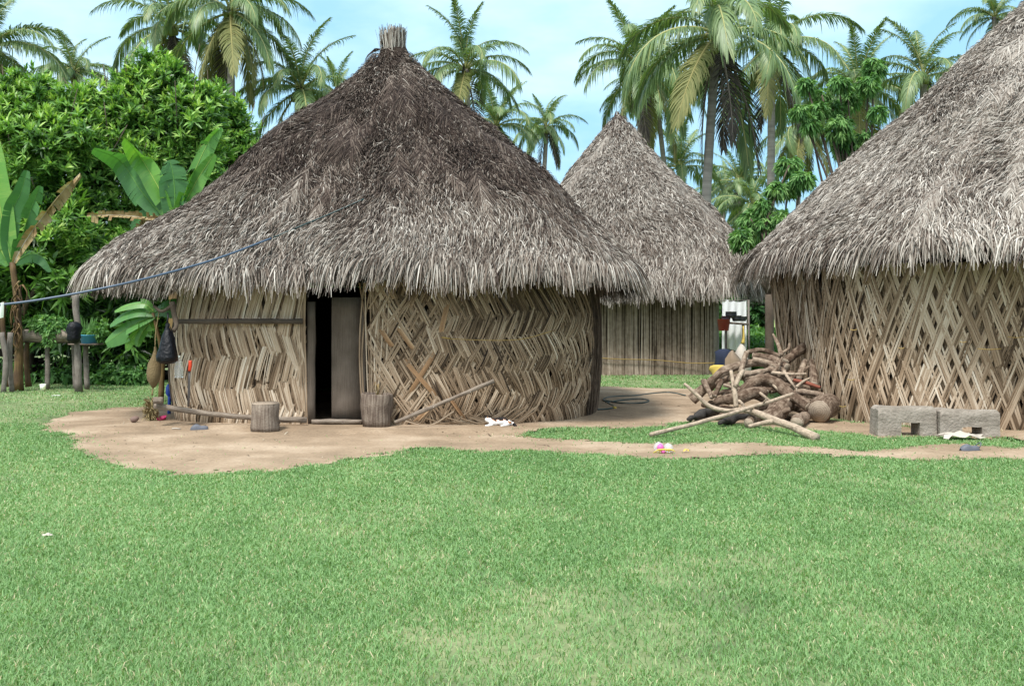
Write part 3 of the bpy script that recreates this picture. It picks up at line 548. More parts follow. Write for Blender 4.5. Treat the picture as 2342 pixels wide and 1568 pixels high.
for (x0, x1, y) in ((1944, 1960, 753), (2055, 2068, 795), (1938, 1955, 867), (2236, 2290, 797), (2305, 2342, 770), (1920, 1935, 928), (2195, 2210, 781)):
    tube(a, [W(x0, y, 14.26), W((x0 + x1) / 2, y + 2, 14.24), W(x1, y, 14.26)], .006, 5, n=6)
tag(obj('rope_tie', a, M['rope'], hut), kind='stuff')

# ------------------------------------------------------------------ yard objects
def GP(px, py, dz=0):
    for _ in range(3):
        p = G(px, py); h = float(gh(p[0], p[1])); Yq = F * (EYE - h) / (py - HZ); p = np.array([(px - CX) / F * Yq, Yq, h + dz])
    return p
# stumps
b = GP(607, 984); t = thing('log_stool', 'short upright log stool left of the hut doorway', 'log stool', b); a = Acc()
lathe(a, b, [(.001, 0), (.19, 0), (.197, .05), (.19, .2), (.195, .36), (.185, .385)], 30, .5, wob=.014, seed=3); obj('trunk', a, M['wood'], t, smooth=True)
a = Acc(); disc(a, b + [0, 0, .39], (0, -.03, 1), .187, .55, 24, 2, .02); obj('cut_top', a, M['cut'], t)
b = GP(862, 974); t = thing('hollow_stump', 'hollowed log mortar standing right of the hut doorway, slightly taller than the stool', 'stump', b); a = Acc()
ax = (.03, -.02, 1)
lathe(a, b, [(.001, 0), (.215, 0), (.215, .1), (.225, .3), (.235, .46), (.225, .475), (.19, .47), (.17, .3), (.13, .15), (.001, .12)], 26, .42, wob=.02, seed=6, axis=ax); obj('trunk', a, M['wood'], t, smooth=True)
a = Acc()
for k_ in range(4): tube(a, [b + [.02, -.02, .40], b + [-.02 + .02 * k_, -.1, .56 + .02 * k_], b + [.0 + .015 * k_, -.15, .64 - .04 * k_]], .004, 4, n=6)
obj('twine', a, M['rope'], t)
# planks
p0 = W(903, 966, 14.55); p1 = W(1130, 871, 14.82); a = Acc(); beam(a, p0, p1, .03, .055, .55, n=8)
solo('plank', 'narrow grey plank slanting up against the woven wall beside the hollowed log', 'plank', a, M['wood'], p0)
# coconut husk, shoes
b = GP(308, 968, .0); a = Acc(); lathe(a, b + [-.05, 0, .045], [(.001, -.01), (.03, 0), (.045, .04), (.04, .085), (.018, .115), (.001, .12)], 14, .5, axis=(.9, 0, .35), wob=.004)
solo('coconut', 'brown coconut husk lying alone on the bare earth left of the hut', 'coconut', a, M['husk'], b, smooth=True)
def shoe(b, yaw, name, label, matn, ln=.24, strap=False):
    t = thing(name, label, 'shoe', b); a = Acc(); c, s = math.cos(yaw), math.sin(yaw)
    prof = [(0, .02), (.05, .042), (.25, .048), (.5, .040), (.75, .036), (.95, .030), (1, .015)]
    hs = [(0, .02), (.1, .055), (.3, .075), (.45, .07), (.6, .05), (.8, .055), (1, .04)]
    gx = np.linspace(0, 1, 14); G_ = []
    for x in gx:
        w = np.interp(x, *zip(*prof)); h = np.interp(x, *zip(*hs)); row = []
        for q in np.linspace(-math.pi / 2, math.pi / 2, 9):
            row.append([(x - .5) * ln, math.sin(q) * w, .012 + math.cos(q) ** .6 * h if abs(q) < 1.55 else .012])
        G_.append(row)
    G_ = np.array(G_); Rm = np.array([[c, -s, 0], [s, c, 0], [0, 0, 1]]); sheet(a, G_ @ Rm.T + b, .55); obj('upper', a, M[matn], t, smooth=True)
    a = Acc(); V = np.array([[(x - .5) * ln * 1.04, sg * np.interp(x, *zip(*prof)) * 1.08, z] for z in (0, .018) for sg in (-1, 1) for x in gx]).reshape(2, 2, len(gx), 3) @ Rm.T + b
    sheet(a, V[1], .4); sheet(a, V[:, 0], .4); sheet(a, V[:, 1], .4); obj('sole', a, M[matn], t)
    if strap:
        a = Acc(); q = np.linspace(0, math.pi, 8); tube(a, np.stack([.10 * ln / .24 + .04 * np.sin(q), .04 * np.cos(q), .05 + .05 * np.sin(q)], -1) @ Rm.T + b, .007, 5); obj('heel_strap', a, M[matn], t)
shoe(GP(456, 983), R(5), 'shoe', 'blue-grey rubber shoe lying at the foot of the left wall panel', 'grey_shoe')
shoe(GP(2218, 1031), R(12), 'shoe', 'grey clog with heel strap on the dirt path before the wooden blocks', 'grey_shoe', .25, True)
a = Acc(); b = GP(402, 982); tube(a, [b + [-.05, 0, .012], b + [0, -.02, .02], b + [.07, 0, .012]], [.012, .008], 6, n=6); solo('litter_scrap', 'small pale scrap lying at the left corner of the hut wall', 'litter', a, M['offwhite'], b)
# hanging bag, sack, bundle, bottle, machete
b = W(381, 735, 14.45); t = thing('plastic_bag', 'full black plastic bag hanging from a stick at the hut corner', 'plastic bag', b); a = Acc()
base = W(381, 832, 14.45); H_ = b[2] - base[2]
pr = [(.001, 0), (.10, .008), (.150, .05), (.158, .12), (.142, .24), (.095, .40), (.05, .50), (.032, .56), (.045, .60), (.02, .64)]
lathe(a, base, [(q, z * H_ / .64) for q, z in pr], 40, .5, wob=.03, seed=8, sx=.95); obj('bag', a, M['black_plastic'], t, smooth=True)
a = Acc(); tube(a, [b + [0, 0, -.04], b + [.02, 0, .05], b + [.0, .05, .12]], .012, 6, n=6); tube(a, [b + [.03, 0, -.03], b + [.10, 0, -.2], b + [.145, 0, -.44]], .007, 5, n=8); obj('handle', a, M['black_plastic'], t)
a = Acc(); tube(a, [W(393, 690, 14.6), W(400, 725, 14.6), W(404, 745, 14.55), W(396, 757, 14.5)], [.045, .035, .03], 8, n=10, rough=.15); tube(a, [W(392, 700, 14.6), W(370, 712, 14.6), W(352, 700, 14.7)], [.03, .02], 6, n=8, rough=.2)
solo('corner_pole', 'crooked stick under the eave that carries the black bag', 'pole', a, M['limb'], W(393, 745, 14.6))
b = W(352, 805, 14.7); t = thing('mesh_sack', 'brown mesh sack hanging left of the black bag', 'sack', b); a = Acc(); bs_ = W(350, 888, 14.7)
lathe(a, bs_, [(.001, 0), (.06, .03), (.115, .12), (.125, .22), (.10, .35), (.055, .46), (.022, .55), (.012, .6)], 20, .5, wob=.02, seed=12, sx=.9, axis=(.05, 0, 1)); obj('sack', a, M['net'], t, smooth=True)
a = Acc(); tube(a, [bs_ + [.03, 0, .58], W(356, 760, 14.7), W(364, 712, 14.7)], .008, 5, n=8); obj('cord', a, M['straw'], t); a = Acc(); tube(a, [bs_ + [0, 0, .02], W(348, 905, 14.7)], .012, 5, n=4); obj('cord', a, M['straw'], t)
b = GP(345, 962); a = Acc(); n = 260; th = RNG.uniform(0, 6.28, n); rr = RNG.uniform(.3, 1, n) * .085; z = RNG.uniform(0, .3, n)
P0 = b + np.stack([np.cos(th) * rr * .5, np.sin(th) * rr * .5, z + .02], -1); dv = np.stack([np.cos(th) * .06, np.sin(th) * .06, RNG.uniform(-.06, .06, n)], -1)
ribbons(a, np.stack([P0, P0 + dv, P0 + dv * 1.6 - [0, 0, .02]], 1), np.broadcast_to(np.array([.006, 0, .004]), (n, 3, 3)), RNG.uniform(.2, .8, n)); tube(a, [b + [.02, 0, 0], b + [0, 0, .15], b + [.04, 0, .36]], [.05, .06, .02], 8, n=8, rough=.3)
solo('straw_bundle', 'dry straw bundle hanging low under the mesh sack', 'straw bundle', a, M['straw'], b)
b = W(409, 864, 14.72); t = thing('plastic_bottle', 'clear ribbed plastic bottle hung against the woven wall', 'bottle', b); a = Acc()
lathe(a, b, [(.001, 0), (.062, .002), (.065, .02), (.058, .035), (.066, .05), (.058, .07), (.066, .09), (.058, .11), (.066, .13), (.06, .16), (.05, .19), (.052, .22), (.035, .26), (.018, .285), (.018, .30)], 18); obj('bottle', a, M['bottle'], t, smooth=True)
a = Acc(); lathe(a, b + [0, 0, .298], [(.02, 0), (.02, .025), (.001, .026)], 12); obj('cap', a, M['white'], t)
b = W(431, 930, 14.72); t = thing('machete', 'machete with red handle stuck upright in the woven wall', 'machete', b); a = Acc(); beam(a, W(431, 930, 14.72), W(433, 847, 14.71), .036, .004, .5, up=(0, 1, 0), n=3, wob=0); obj('blade', a, M['steel'], t)
a = Acc(); tube(a, [W(433, 848, 14.71), W(435, 836, 14.71), W(435, 824, 14.71)], [.022, .027, .024], 8, n=7); obj('handle', a, M['red'], t)
b = GP(370, 952); t = thing('broom', 'blue plastic scoop with long shaft leaning behind the hut corner', 'tool', b); a = Acc(); b2 = b + [0, .35, 0]
tube(a, [b2, b2 + [.01, 0, .46]], .028, 8); obj('shaft', a, M['blue'], t); a = Acc(); lathe(a, b2 + [.0, 0, .30], [(.03, 0), (.055, .04), (.055, .14), (.03, .19), (.001, .20)], 12); obj('head', a, M['blue'], t, smooth=True)
b = GP(369, 962); a = Acc(); lathe(a, b + [0, .05, .0], [(.001, .005), (.05, .0), (.075, .05), (.08, .055), (.07, .05), (.045, .012), (.001, .015)], 18, axis=(-.2, -.3, 1)); solo('dish', 'small pink dish on the ground by the hut corner', 'dish', a, M['pink'], b, smooth=True)
b = W(352, 923, 14.65); a = Acc(); beam(a, b + [-.0, 0, .05], b + [.13, 0, .05], .07, .09, .5); solo('wood_block', 'small grey wood block lying on the left end of the wall rail', 'block', a, M['wood'], b)
# cat
def skin(nodes, edges, name, levels=2):
    me = bpy.data.meshes.new(name); me.from_pydata([n_[0] for n_ in nodes], edges, []); o = bpy.data.objects.new(name, me); COL.objects.link(o)
    md = o.modifiers.new('skin', 'SKIN'); md.use_smooth_shade = True
    ms = bpy.data.meshes.new
    if not me.skin_vertices:
        pass
    return o
def skin_mesh(pts, rads, edges):
    import bmesh
    bm = bmesh.new(); ly = bm.verts.layers.skin.verify(); vs = []
    for i, (p, q) in enumerate(zip(pts, rads)):
        v = bm.verts.new(p); v[ly].radius = (q, q) if not hasattr(q, '__len__') else q; v[ly].use_root = (i == 0); vs.append(v)
    for a_, b_ in edges: bm.edges.new((vs[a_], vs[b_]))
    me = bpy.data.meshes.new('tmp'); bm.to_mesh(me); bm.free(); o = bpy.data.objects.new('tmp', me); COL.objects.link(o)
    m1 = o.modifiers.new('s', 'SKIN'); m1.use_smooth_shade = True; m1.branch_smoothing = .6; m2 = o.modifiers.new('u', 'SUBSURF'); m2.levels = 2; m2.render_levels = 2
    dg = bpy.context.evaluated_depsgraph_get(); out = bpy.data.meshes.new_from_object(o.evaluated_get(dg)); bpy.data.objects.remove(o); return out
b = GP(1143, 974)
cp = [(-.02, 0, .066), (-.09, 0, .068), (.06, .005, .068), (.13, .01, .066), (-.14, -.01, .078), (-.175, -.02, .102), (-.215, -.035, .098),
      (-.12, -.05, .028), (-.165, -.085, .016), (-.215, -.095, .012), (-.10, -.06, .022), (-.14, -.10, .014), (-.19, -.12, .012),
      (.15, -.045, .042), (.10, -.095, .022), (.16, -.12, .013), (.12, -.055, .03), (.06, -.10, .016), (.11, -.135, .012),
      (.185, .0, .04), (.225, -.03, .02), (.24, -.085, .014), (.20, -.12, .012)]
cr_ = [.074, .070, .076, .070, .052, .047, .03, .028, .018, .014, .045, .02, .013, .03, .018, .014, .012]
cp = cp[:10] + [(.12, -.06, .045), (.07, -.10, .022), (.01, -.12, .014)] + cp[19:]; cp[0] = (-.02, 0, .072); cp[2] = (.06, .005, .074)
ce = [(0, 1), (0, 2), (2, 3), (1, 4), (4, 5), (5, 6), (1, 7), (7, 8), (8, 9), (3, 10), (10, 11), (11, 12), (3, 13), (13, 14), (14, 15), (15, 16)]
cm_ = skin_mesh(cp, cr_, ce); V = np.array([v.co[:] for v in cm_.vertices]); tone = np.full(len(V), .8); cn = SN(404, 45)
def patch(c, rad, val): tone[np.linalg.norm((V - np.array(c)) / np.array(rad), axis=1) + .25 * cn(V) < 1] = val
patch((-.07, -.03, .12), (.05, .09, .045), .1); patch((.02, -.03, .115), (.04, .09, .04), .1); patch((.10, -.02, .12), (.045, .08, .035), .12); patch((-.01, -.07, .03), (.022, .05, .022), .12); patch((-.165, -.01, .135), (.035, .05, .025), .12)
patch((.15, -.06, .06), (.03, .05, .025), .38); patch((-.175, -.05, .13), (.02, .03, .018), .38); patch((.23, -.06, .02), (.06, .1, .04), .05)
cm_.attributes.new('tone', 'FLOAT', 'POINT').data.foreach_set('value', tone.astype(np.float32)); cm_.materials.clear(); cm_.materials.append(M['cat']); cm_.name = 'cat'
c_ = bpy.data.objects.new('cat', cm_); COL.objects.link(c_); c_.location = b; c_['base_'] = [float(q) for q in b]; tag(c_, 'white cat with black and ginger patches lying asleep against the woven wall', 'cat')
for sg in (-1, 1):
    a = Acc(); e0 = np.array([-.178 + sg * .022, -.02 + sg * .008, .135]) + b; lathe(a, e0, [(.017, 0), (.012, .014), (.001, .03)], 8, .1, axis=(sg * .3, 0, 1)); e = obj('ear', a, M['cat'], None, b); e.parent = c_; e.location = (0, 0, 0)
# toy and small litter
b = GP(1515, 1036); t = thing('toy', 'crumpled clear toy with pink and yellow ribbons on the dirt path', 'toy', b)
a = Acc(); lathe(a, b + [-.045, 0, .07], [(.001, -.07), (.05, -.045), (.068, 0), (.05, .045), (.001, .07)], 14, wob=.01); lathe(a, b + [.07, .02, .06], [(.001, -.06), (.045, -.035), (.058, 0), (.04, .04), (.001, .06)], 14, wob=.01); obj('ball', a, M['bottle'], t, smooth=True)
a = Acc(); lathe(a, b + [-.03, -.04, .075], [(.001, -.05), (.035, -.03), (.045, 0), (.03, .03), (.001, .05)], 12); lathe(a, b + [.0, -.07, .03], [(.001, -.03), (.03, 0), (.001, .03)], 10); obj('pink_ball', a, plain('hot_pink', (.62, .12, .36), .5), t, smooth=True)
a = Acc()
for k_ in range(7): tube(a, [b + [-.12 + .03 * k_, -.06, .01], b + [-.05 + .02 * k_, -.09, .06], b + [.02 + .02 * k_, -.06, .03 + .01 * (k_ % 3)]], .005, 4, n=7)
obj('ribbon', a, plain('yellow_ribbon', (.75, .6, .08), .5), t)
def scrap(px, py, w, matn, label, name='litter_scrap', h=.02, sd=1, Yq=None, cat='litter'):
    b = GP(px, py); rr = np.random.default_rng(sd); u, v = np.meshgrid(np.linspace(-1, 1, 9), np.linspace(-1, 1, 7)); rad = 1 + .2 * rr.normal(size=u.shape)
    Pg = np.stack([b[0] + u * w / 2 * rad, b[1] + v * w * .3, b[2] + .012 + np.maximum(0, (1 - (u ** 2 + v ** 2) / 2)) * h + rr.uniform(0, h * .7, u.shape)], -1); a = Acc(); sheet(a, Pg)
    return solo(name, label, cat, a, M[matn], b)
scrap(1569, 1036, .07, 'yellow', 'tiny yellow scrap right of the pink toy', h=.03); scrap(108, 1231, .07, 'offwhite', 'small pale scrap alone in the front lawn at the left', sd=2)
scrap(130, 906, .13, 'white', 'thin white scrap on the lawn before the planter', sd=3, h=.01)
scrap(2196, 1006, .50, 'offwhite', 'dirty white rag crumpled against the right wooden block', 'rag', h=.07, sd=4, cat='rag')
a = Acc(); n = 900; Pn = np.stack([RNG.uniform(-8, 10, n), RNG.uniform(11.3, 19, n)], -1); Pn = Pn[dirtmask(Pn)]; n = len(Pn); B = np.concatenate([Pn, (gh(Pn[:, 0], Pn[:, 1]) + .016)[:, None]], -1)
th = RNG.uniform(0, 6.28, n); d = np.stack([np.cos(th), np.sin(th), RNG.uniform(-.05, .2, n)], -1); l_ = (RNG.uniform(.01, .03, n) * (1 + 4 * (RNG.random(n) < .15)))[:, None]; s_ = np.stack([-np.sin(th), np.cos(th), np.zeros(n)], -1) * RNG.uniform(.003, .012, n)[:, None]
ribbons(a, np.stack([B - d * l_, B + [0, 0, .006], B + d * l_], 1), np.stack([s_ * .4, s_, s_ * .4], 1), RNG.uniform(0, 1, n))
M['debris'] = mat('dry_leaf_bits', [(0, (.05, .035, .02)), (.5, (.20, .14, .09)), (1, (.50, .44, .34))], .9)
tag(obj('ground_litter', a, M['debris']), 'dry leaf bits and chips scattered over the bare earth', 'litter', kind='stuff')
# carved wooden blocks
def block(x0, x1, y0, y1, o0, o1, oy, Yq, label, mk):
    t_ = W((x0 + x1) / 2, y1, Yq); b = np.array([t_[0], Yq, gh(t_[0], Yq)]); t = thing('wooden_bench', label, 'bench', b, 'carved wooden blocks at the lattice wall')
    wx = (x1 - x0) / F * Yq; h = (y1 - y0) / F * Yq; oa = (o0 - (x0 + x1) / 2) / F * Yq; ob = (o1 - (x0 + x1) / 2) / F * Yq; oh = (y1 - oy) / F * Yq; dep = .32; a = Acc(); nx = 34; nz = 16
    sn = SN(mk, 4); s2 = SN(mk + 1, 14)
    def warp(P):
        P = P.copy(); q = sn(P) * .016 + s2(P) * .007; e_ = np.clip(abs(P[..., 0]) / (wx / 2) - .82, 0, 1) * 5.5; P[..., 2] += q + (.02 * np.sin(P[..., 0] * 5 + mk) - .05 * e_ ** 2) * np.clip(P[..., 2] / h * 2 - 1, 0, 1); P[..., 1] += s2(P + 3) * .006 ; P[..., 0] += sn(P + 5) * .006; return P
    def face(f, n1, n2): 
        u, v = np.meshgrid(np.linspace(0, 1, n1), np.linspace(0, 1, n2)); P = f(u, v); sheet(a, warp(P) + b)
        a.U[-1] = np.stack([P[..., 2] + P[..., 1], P[..., 0]], -1).reshape(-1, 2)
    S_ = lambda x, y, z: np.stack(np.broadcast_arrays(x, y, z), -1)
    for (xa, xb, za, zb) in ((-wx / 2, oa, 0, oh), (ob, wx / 2, 0, oh), (-wx / 2, oa, oh, h), (oa, ob, oh, h), (ob, wx / 2, oh, h)):
        for yy in (0, dep): face(lambda u, v: S_(xa + (xb - xa) * u, yy + .025 * (np.clip((za + (zb - za) * v) / h - .8, 0, 1) * 5) ** 2 * (1 if yy == 0 else -1), za + (zb - za) * v), 14, 8)
    face(lambda u, v: S_(-wx / 2 + wx * u, .025 + (dep - .05) * v, h), 34, 8)
    for xx in (-wx / 2, wx / 2): face(lambda u, v: S_(xx, .0 + dep * u, h * v), 8, 10)
    for xx in (oa, ob): face(lambda u, v: S_(xx, dep * u, oh * v), 8, 6)
    face(lambda u, v: S_(oa + (ob - oa) * u, dep * v, oh), 8, 8)
    obj('block', a, M['post'] if 0 else M['bench'], t)
M['bench'] = mat('grey_carved_wood', [(0, (.05, .04, .032)), (.45, (.24, .205, .17)), (1, (.42, .37, .32))], .9, noise=(.8, 7), uvstreak=(.35, 26, 3), bump=.9, bscale=30)
block(2008, 2143, 926, 995, 2062, 2105, 963, 13.85, 'left one of two grey carved wooden blocks, with a square notch', 61)
block(2150, 2288, 934, 998, 2200, 2246, 974, 13.8, 'right one of two grey carved wooden blocks, behind the crumpled rag', 67)
# garden hose on the ground
def gpath(pts, dz=.018): return [GP(x, y, dz) if y > 880 else None for x, y in pts]
a = Acc(); pA = [W(1285, 862, 16.6), W(1292, 892, 16.3)] + gpath([(1318, 925), (1359, 938), (1404, 934), (1392, 924), (1380, 915), (1399, 909), (1453, 906), (1493, 901), (1533, 899), (1568, 906)])
tube(a, pA, .014, 6, n=70); hose = thing('garden_hose', 'dark green hose looping over the bare earth between the huts', 'hose', GP(1400, 935)); obj('hose', a, M['hose'], hose)
a = Acc(); tube(a, gpath([(1381, 917), (1426, 924), (1470, 923), (1484, 918), (1466, 914), (1430, 916), (1385, 922)]), .014, 6, n=40); obj('hose', a, M['hose'], hose)
a = Acc(); tube(a, [GP(1402, 934, .02), GP(1408, 935, .02)], .022, 8); obj('connector', a, M['yellow'], hose)
for (x, y, rr, nm, lb) in ((1306, 930, .09, 'log', 'short cut log lying at the dark right corner of the big hut'), (1292, 934, .045, 'stone', 'small yellowish stone beside the log at the hut corner')):
    b = GP(x, y); a = Acc(); tube(a, [b + [-rr * .6, -.1, rr * .8], b + [rr * .8, .25, rr * .9]], [rr * .9, rr], 12, n=8, rough=.1); solo(nm, lb, nm, a, M['bark' if nm == 'log' else 'straw'], b)
# overhead hose from the left to the roof
a = Acc(); pC = [W(-60, 702, 12.6), W(0, 697, 12.7), W(100, 684, 12.85), W(250, 656, 13.05), W(380, 625, 13.4), W(500, 590, 13.9), W(620, 545, 14.5)]; tube(a, pC, .015, 8, n=60)
pC = [W(620, 545, 14.6), W(680, 520, 14.9), W(760, 487, 15.2), W(832, 455, 15.45)]
cb = thing('cable', 'blue-grey hose strung from the left edge up onto the hut roof', 'hose', W(380, 625, 13.4)); obj('hanging_run', a, M['cable'], cb)
th_ = R(-95); a = Acc(); pts = []
def on_roof(rf, px, py, lift=.09):
    best = None
    for y in np.arange(13.6, 19, .02):
        w_ = W(px, py, y); 
        for _ in [0]:
            dx = w_[0] - rf.c[0]; dy = w_[1] - rf.c[1]; th = math.atan2(dy, dx); th = th - 2 * math.pi if th > .5 * math.pi else th
            hi, lo = 1.0, 0.0
            for _k in range(18):
                m = (hi + lo) / 2; q = rf.pt(np.array(th), np.array(m)); rad = math.hypot(q[0] - rf.c[0], q[1] - rf.c[1])
                if rad > math.hypot(dx, dy): hi = m
                else: lo = m
            if w_[2] < q[2] + lift and math.hypot(dx, dy) < rad + .1: return w_
    return w_
pr_ = [on_roof(rf1, x, y) for x, y in ((625, 543), (680, 520), (760, 487), (832, 455))]; tube(a, pr_, .013, 6, n=20); obj('roof_run', a, M['hose'], cb)
pw = W(2, 711, 12.7); a = Acc(); u, v = np.meshgrid(np.linspace(-1, 1, 8), np.linspace(0, 1, 8)); sheet(a, np.stack([pw[0] - .05 + u * .09 * (1 - .2 * v), pw[1] + .02 * np.sin(u * 6 + v * 2), pw[2] + .09 - v * .19 + .02 * u], -1)); solo('cloth', 'pale cloth hanging on the hose at the left edge', 'cloth', a, M['white'], pw)

# ------------------------------------------------------------------ firewood pile
def log(pts, rads, label, m='bark', seg=16, rough=.11, tone=None, raw=False, cuts=(1, 1), branch=(), group='firewood logs in the pile', n=None):
    if not raw:                                               # seat the pile on the ground: it recedes towards the small hut
        f_ = lambda x, y, q: (F * 1.53 / (y - HZ) if y > 955 else 15.55 + (955 - y) * .008 + max(0, 1650 - x) * .018) + (q - 13.8) * .8
        sc_ = np.mean([f_(*p) / p[2] for p in pts]); pts = [(x, y, f_(x, y, q)) for x, y, q in pts]; rads = [q * sc_ for q in rads]
        branch = [([(x, y, f_(x, y, q)) for x, y, q in bp], [q * sc_ for q in br]) for bp, br in branch]
    rads = [q * (.88 if q < .15 else 1) for q in rads]
    P = [W(x, y, Yq) for x, y, Yq in pts]; b = np.array(P[0]); t = thing('log', label, 'log', b, group); a = Acc(); sd = random.randint(0, 999); tone = tone if tone is not None else random.uniform(.34, .62)
    jn = SN(sd, 4.5); P = crom(P, 10 * len(pts) + 6); P = P + np.stack([0 * P[:, 0], .3 * jn(P + 9), jn(P)], -1) * float(np.mean(rads)) * .22
    Pq, T, rd = tube(a, P, rads, seg, rough=rough, seed=sd, tone=tone)
    for (bp, br) in branch: tube(a, [W(*q) for q in bp], br, 8, n=8, rough=rough, seed=sd + 1, tone=tone)
    obj('bark', a, M[m], t)
    if m == 'bark':
        a = Acc(); k = 0
        if cuts[0]: disc(a, Pq[0] - T[0] * .004, -T[0], rd[0] * .93, .68, 16, sd, .06); k = 1; obj('cut_end', a, M['cut'], t)
        a = Acc()
        if cuts[1]: disc(a, Pq[-1] + T[-1] * .004, T[-1], rd[-1] * .93, .68, 16, sd + 2, .06); obj('cut_end', a, M['cut'], t)
    return t
px_ = 14.2 / F
log([(1488, 993, 13.5), (1640, 954, 14.3), (1813, 900, 15.35)], [.033, .033, .030], raw=True, label='long thin pale pole slanting across the front of the woodpile', tone=.78, rough=.05, branch=[([(1745, 922, 14.9), (1752, 913, 14.85)], [.018, .012])])
log([(1867, 999, 13.3), (1775, 962, 14.2), (1705, 936, 15.0)], [.062, .058, .046], raw=True, label='thick pale branch with a stub, lowest at the front right of the woodpile', tone=.78, branch=[([(1775, 962, 14.2), (1745, 967, 14.3), (1712, 975, 14.3)], [.045, .03, .025])])
log([(1565, 876, 14.9), (1590, 898, 14.85), (1622, 927, 14.8), (1664, 938, 14.8), (1700, 932, 14.95)], [.022, .038, .040, .032], raw=True, label='pale bent branch rising to the left edge of the woodpile', tone=.78)
log([(1707, 806, 14.1), (1694, 850, 14.0)], [.04, .042], 'short upright greenish branch at the top middle of the woodpile')
log([(1672, 848, 15.1), (1680, 895, 14.95), (1684, 930, 14.9)], [.032, .044, .038], raw=True, label='upright forked branch standing in front of the woodpile', tone=.78, branch=[([(1681, 885, 14.95), (1690, 862, 15.0), (1699, 848, 15.1)], [.036, .032])])
log([(1692, 903, 13.9), (1720, 878, 13.8), (1745, 868, 13.75), (1775, 874, 13.75), (1816, 905, 13.7), (1850, 930, 13.6)], [.075, .085, .09, .09, .085, .08], 'thick arched log curving over the middle of the woodpile')
log([(1622, 884, 14.3), (1645, 858, 14.3), (1680, 838, 14.3), (1722, 831, 14.3), (1789, 841, 14.3)], [.08, .085, .07, .055], 'long smooth curved log along the upper left of the woodpile')
log([(1583, 914, 13.8), (1618, 884, 14.2)], [.085, .08], 'stout log whose round cut end faces left')
log([(1634, 905, 13.8), (1652, 864, 13.95)], [.042, .038], 'short greenish upright log at the left of the woodpile')
log([(1610, 872, 13.9), (1622, 895, 13.85), (1628, 908, 13.8)], [.045, .04, .038], 'short dark stub beside the left cut end')
log([(1635, 922, 13.75), (1690, 910, 13.8), (1750, 896, 13.9)], [.055, .10, .08], 'smooth brown tapered log under the arched log', rough=.03)
log([(1574, 960, 13.7), (1610, 948, 13.7), (1645, 938, 13.75)], [.03, .075, .05], 'blackened flat log at the lower left of the woodpile', m='char', rough=.3)
log([(1646, 966, 13.6), (1680, 957, 13.65), (1722, 950, 13.75)], [.035, .06, .05], 'blackened log under the front pole', m='char', rough=.3)
log([(1712, 966, 13.55), (1740, 950, 13.65)], [.075, .06], 'short knotty log with rough torn end at the front', rough=.16)
log([(1752, 955, 13.6), (1778, 940, 13.85), (1800, 925, 14.1)], [.11, .14, .13], 'massive dark trunk chunk low in the woodpile', rough=.08, branch=[([(1775, 945, 13.7), (1797, 938, 13.6), (1806, 936, 13.58)], [.06, .045, .04])])
log([(1822, 968, 13.65), (1842, 950, 13.9)], [.09, .09], 'stubby log with cut end facing the viewer, left of the big round')
log([(1874, 947, 13.6), (1895, 930, 14.05)], [.165, .165], 'biggest log, its broad pale round cut face at the right end', rough=.02, seg=20)
log([(1800, 842, 14.1), (1762, 820, 14.3), (1722, 812, 14.4)], [.075, .065, .055], 'upper log with orange cut end facing right')
log([(1711, 806, 14.35), (1745, 801, 14.35), (1783, 814, 14.35)], [.038, .036, .034], 'thin arched branch along the top of the woodpile')
log([(1768, 765, 14.6), (1780, 790, 14.5), (1786, 812, 14.4)], [.018, .03, .034], 'twisted forked twig sticking up highest from the woodpile', branch=[([(1786, 808, 14.4), (1803, 798, 14.4), (1806, 786, 14.4)], [.025, .02])], cuts=(0, 0))
log([(1840, 793, 14.5), (1820, 806, 14.45), (1795, 826, 14.4)], [.085, .08, .07], 'thick dark log leaning against the hut wall at the top', rough=.12)
log([(1805, 866, 13.9), (1840, 874, 13.85), (1876, 886, 13.8)], [.024, .028, .02], 'split red wooden slat lying at the right of the woodpile', m='redwood')
log([(1842, 826, 14.3), (1826, 866, 14.1)], [.045, .05], 'short upright log right of the orange cut end')
log([(1856, 824, 14.3), (1862, 880, 14.1)], [.05, .07], 'rough upright log leaning on the corner of the lattice wall')
log([(1822, 895, 13.8), (1852, 900, 13.75), (1882, 905, 13.75)], [.055, .05, .06], 'knobbly reddish log at the right above the big round', rough=.2)
log([(1640, 878, 14.2), (1668, 866, 14.1), (1700, 858, 14.1)], [.045, .05, .045], 'grey branch behind the greenish upright log', rough=.1)
log([(1700, 855, 13.95), (1735, 850, 13.95), (1765, 843, 14.0)], [.055, .05, .045], 'knotty log directly above the arched log', rough=.15)
log([(1760, 842, 14.05), (1785, 860, 13.95), (1812, 872, 13.9)], [.045, .05, .05], 'grey slanting log behind the red slat')
log([(1800, 870, 14.0), (1832, 850, 14.1), (1848, 838, 14.2)], [.03, .03, .028], 'thin dark stick rising right behind the red slat')
log([(1722, 822, 14.2), (1760, 830, 14.15), (1795, 850, 14.05)], [.05, .045, .04], 'brown log under the upper orange-ended log')
for k_ in range(34):
    x = random.uniform(1625, 1865); y = random.uniform(max(835, 835 + abs(x - 1750) * .3), 958); an = random.choice([random.uniform(-.45, .45), random.uniform(-1, 1)]); ln = random.uniform(22, 46); Yq = 14.15 + random.uniform(0, .3) + (955 - y) * .002
    log([(x - ln * math.cos(an), y - ln * math.sin(an) * .5, Yq), (x, y - 4, Yq + .05), (x + ln * math.cos(an), y + ln * math.sin(an) * .5, Yq + .1)], [random.uniform(.025, .055)] * 3, 'half hidden log deep inside the woodpile', group='half hidden logs inside the woodpile')

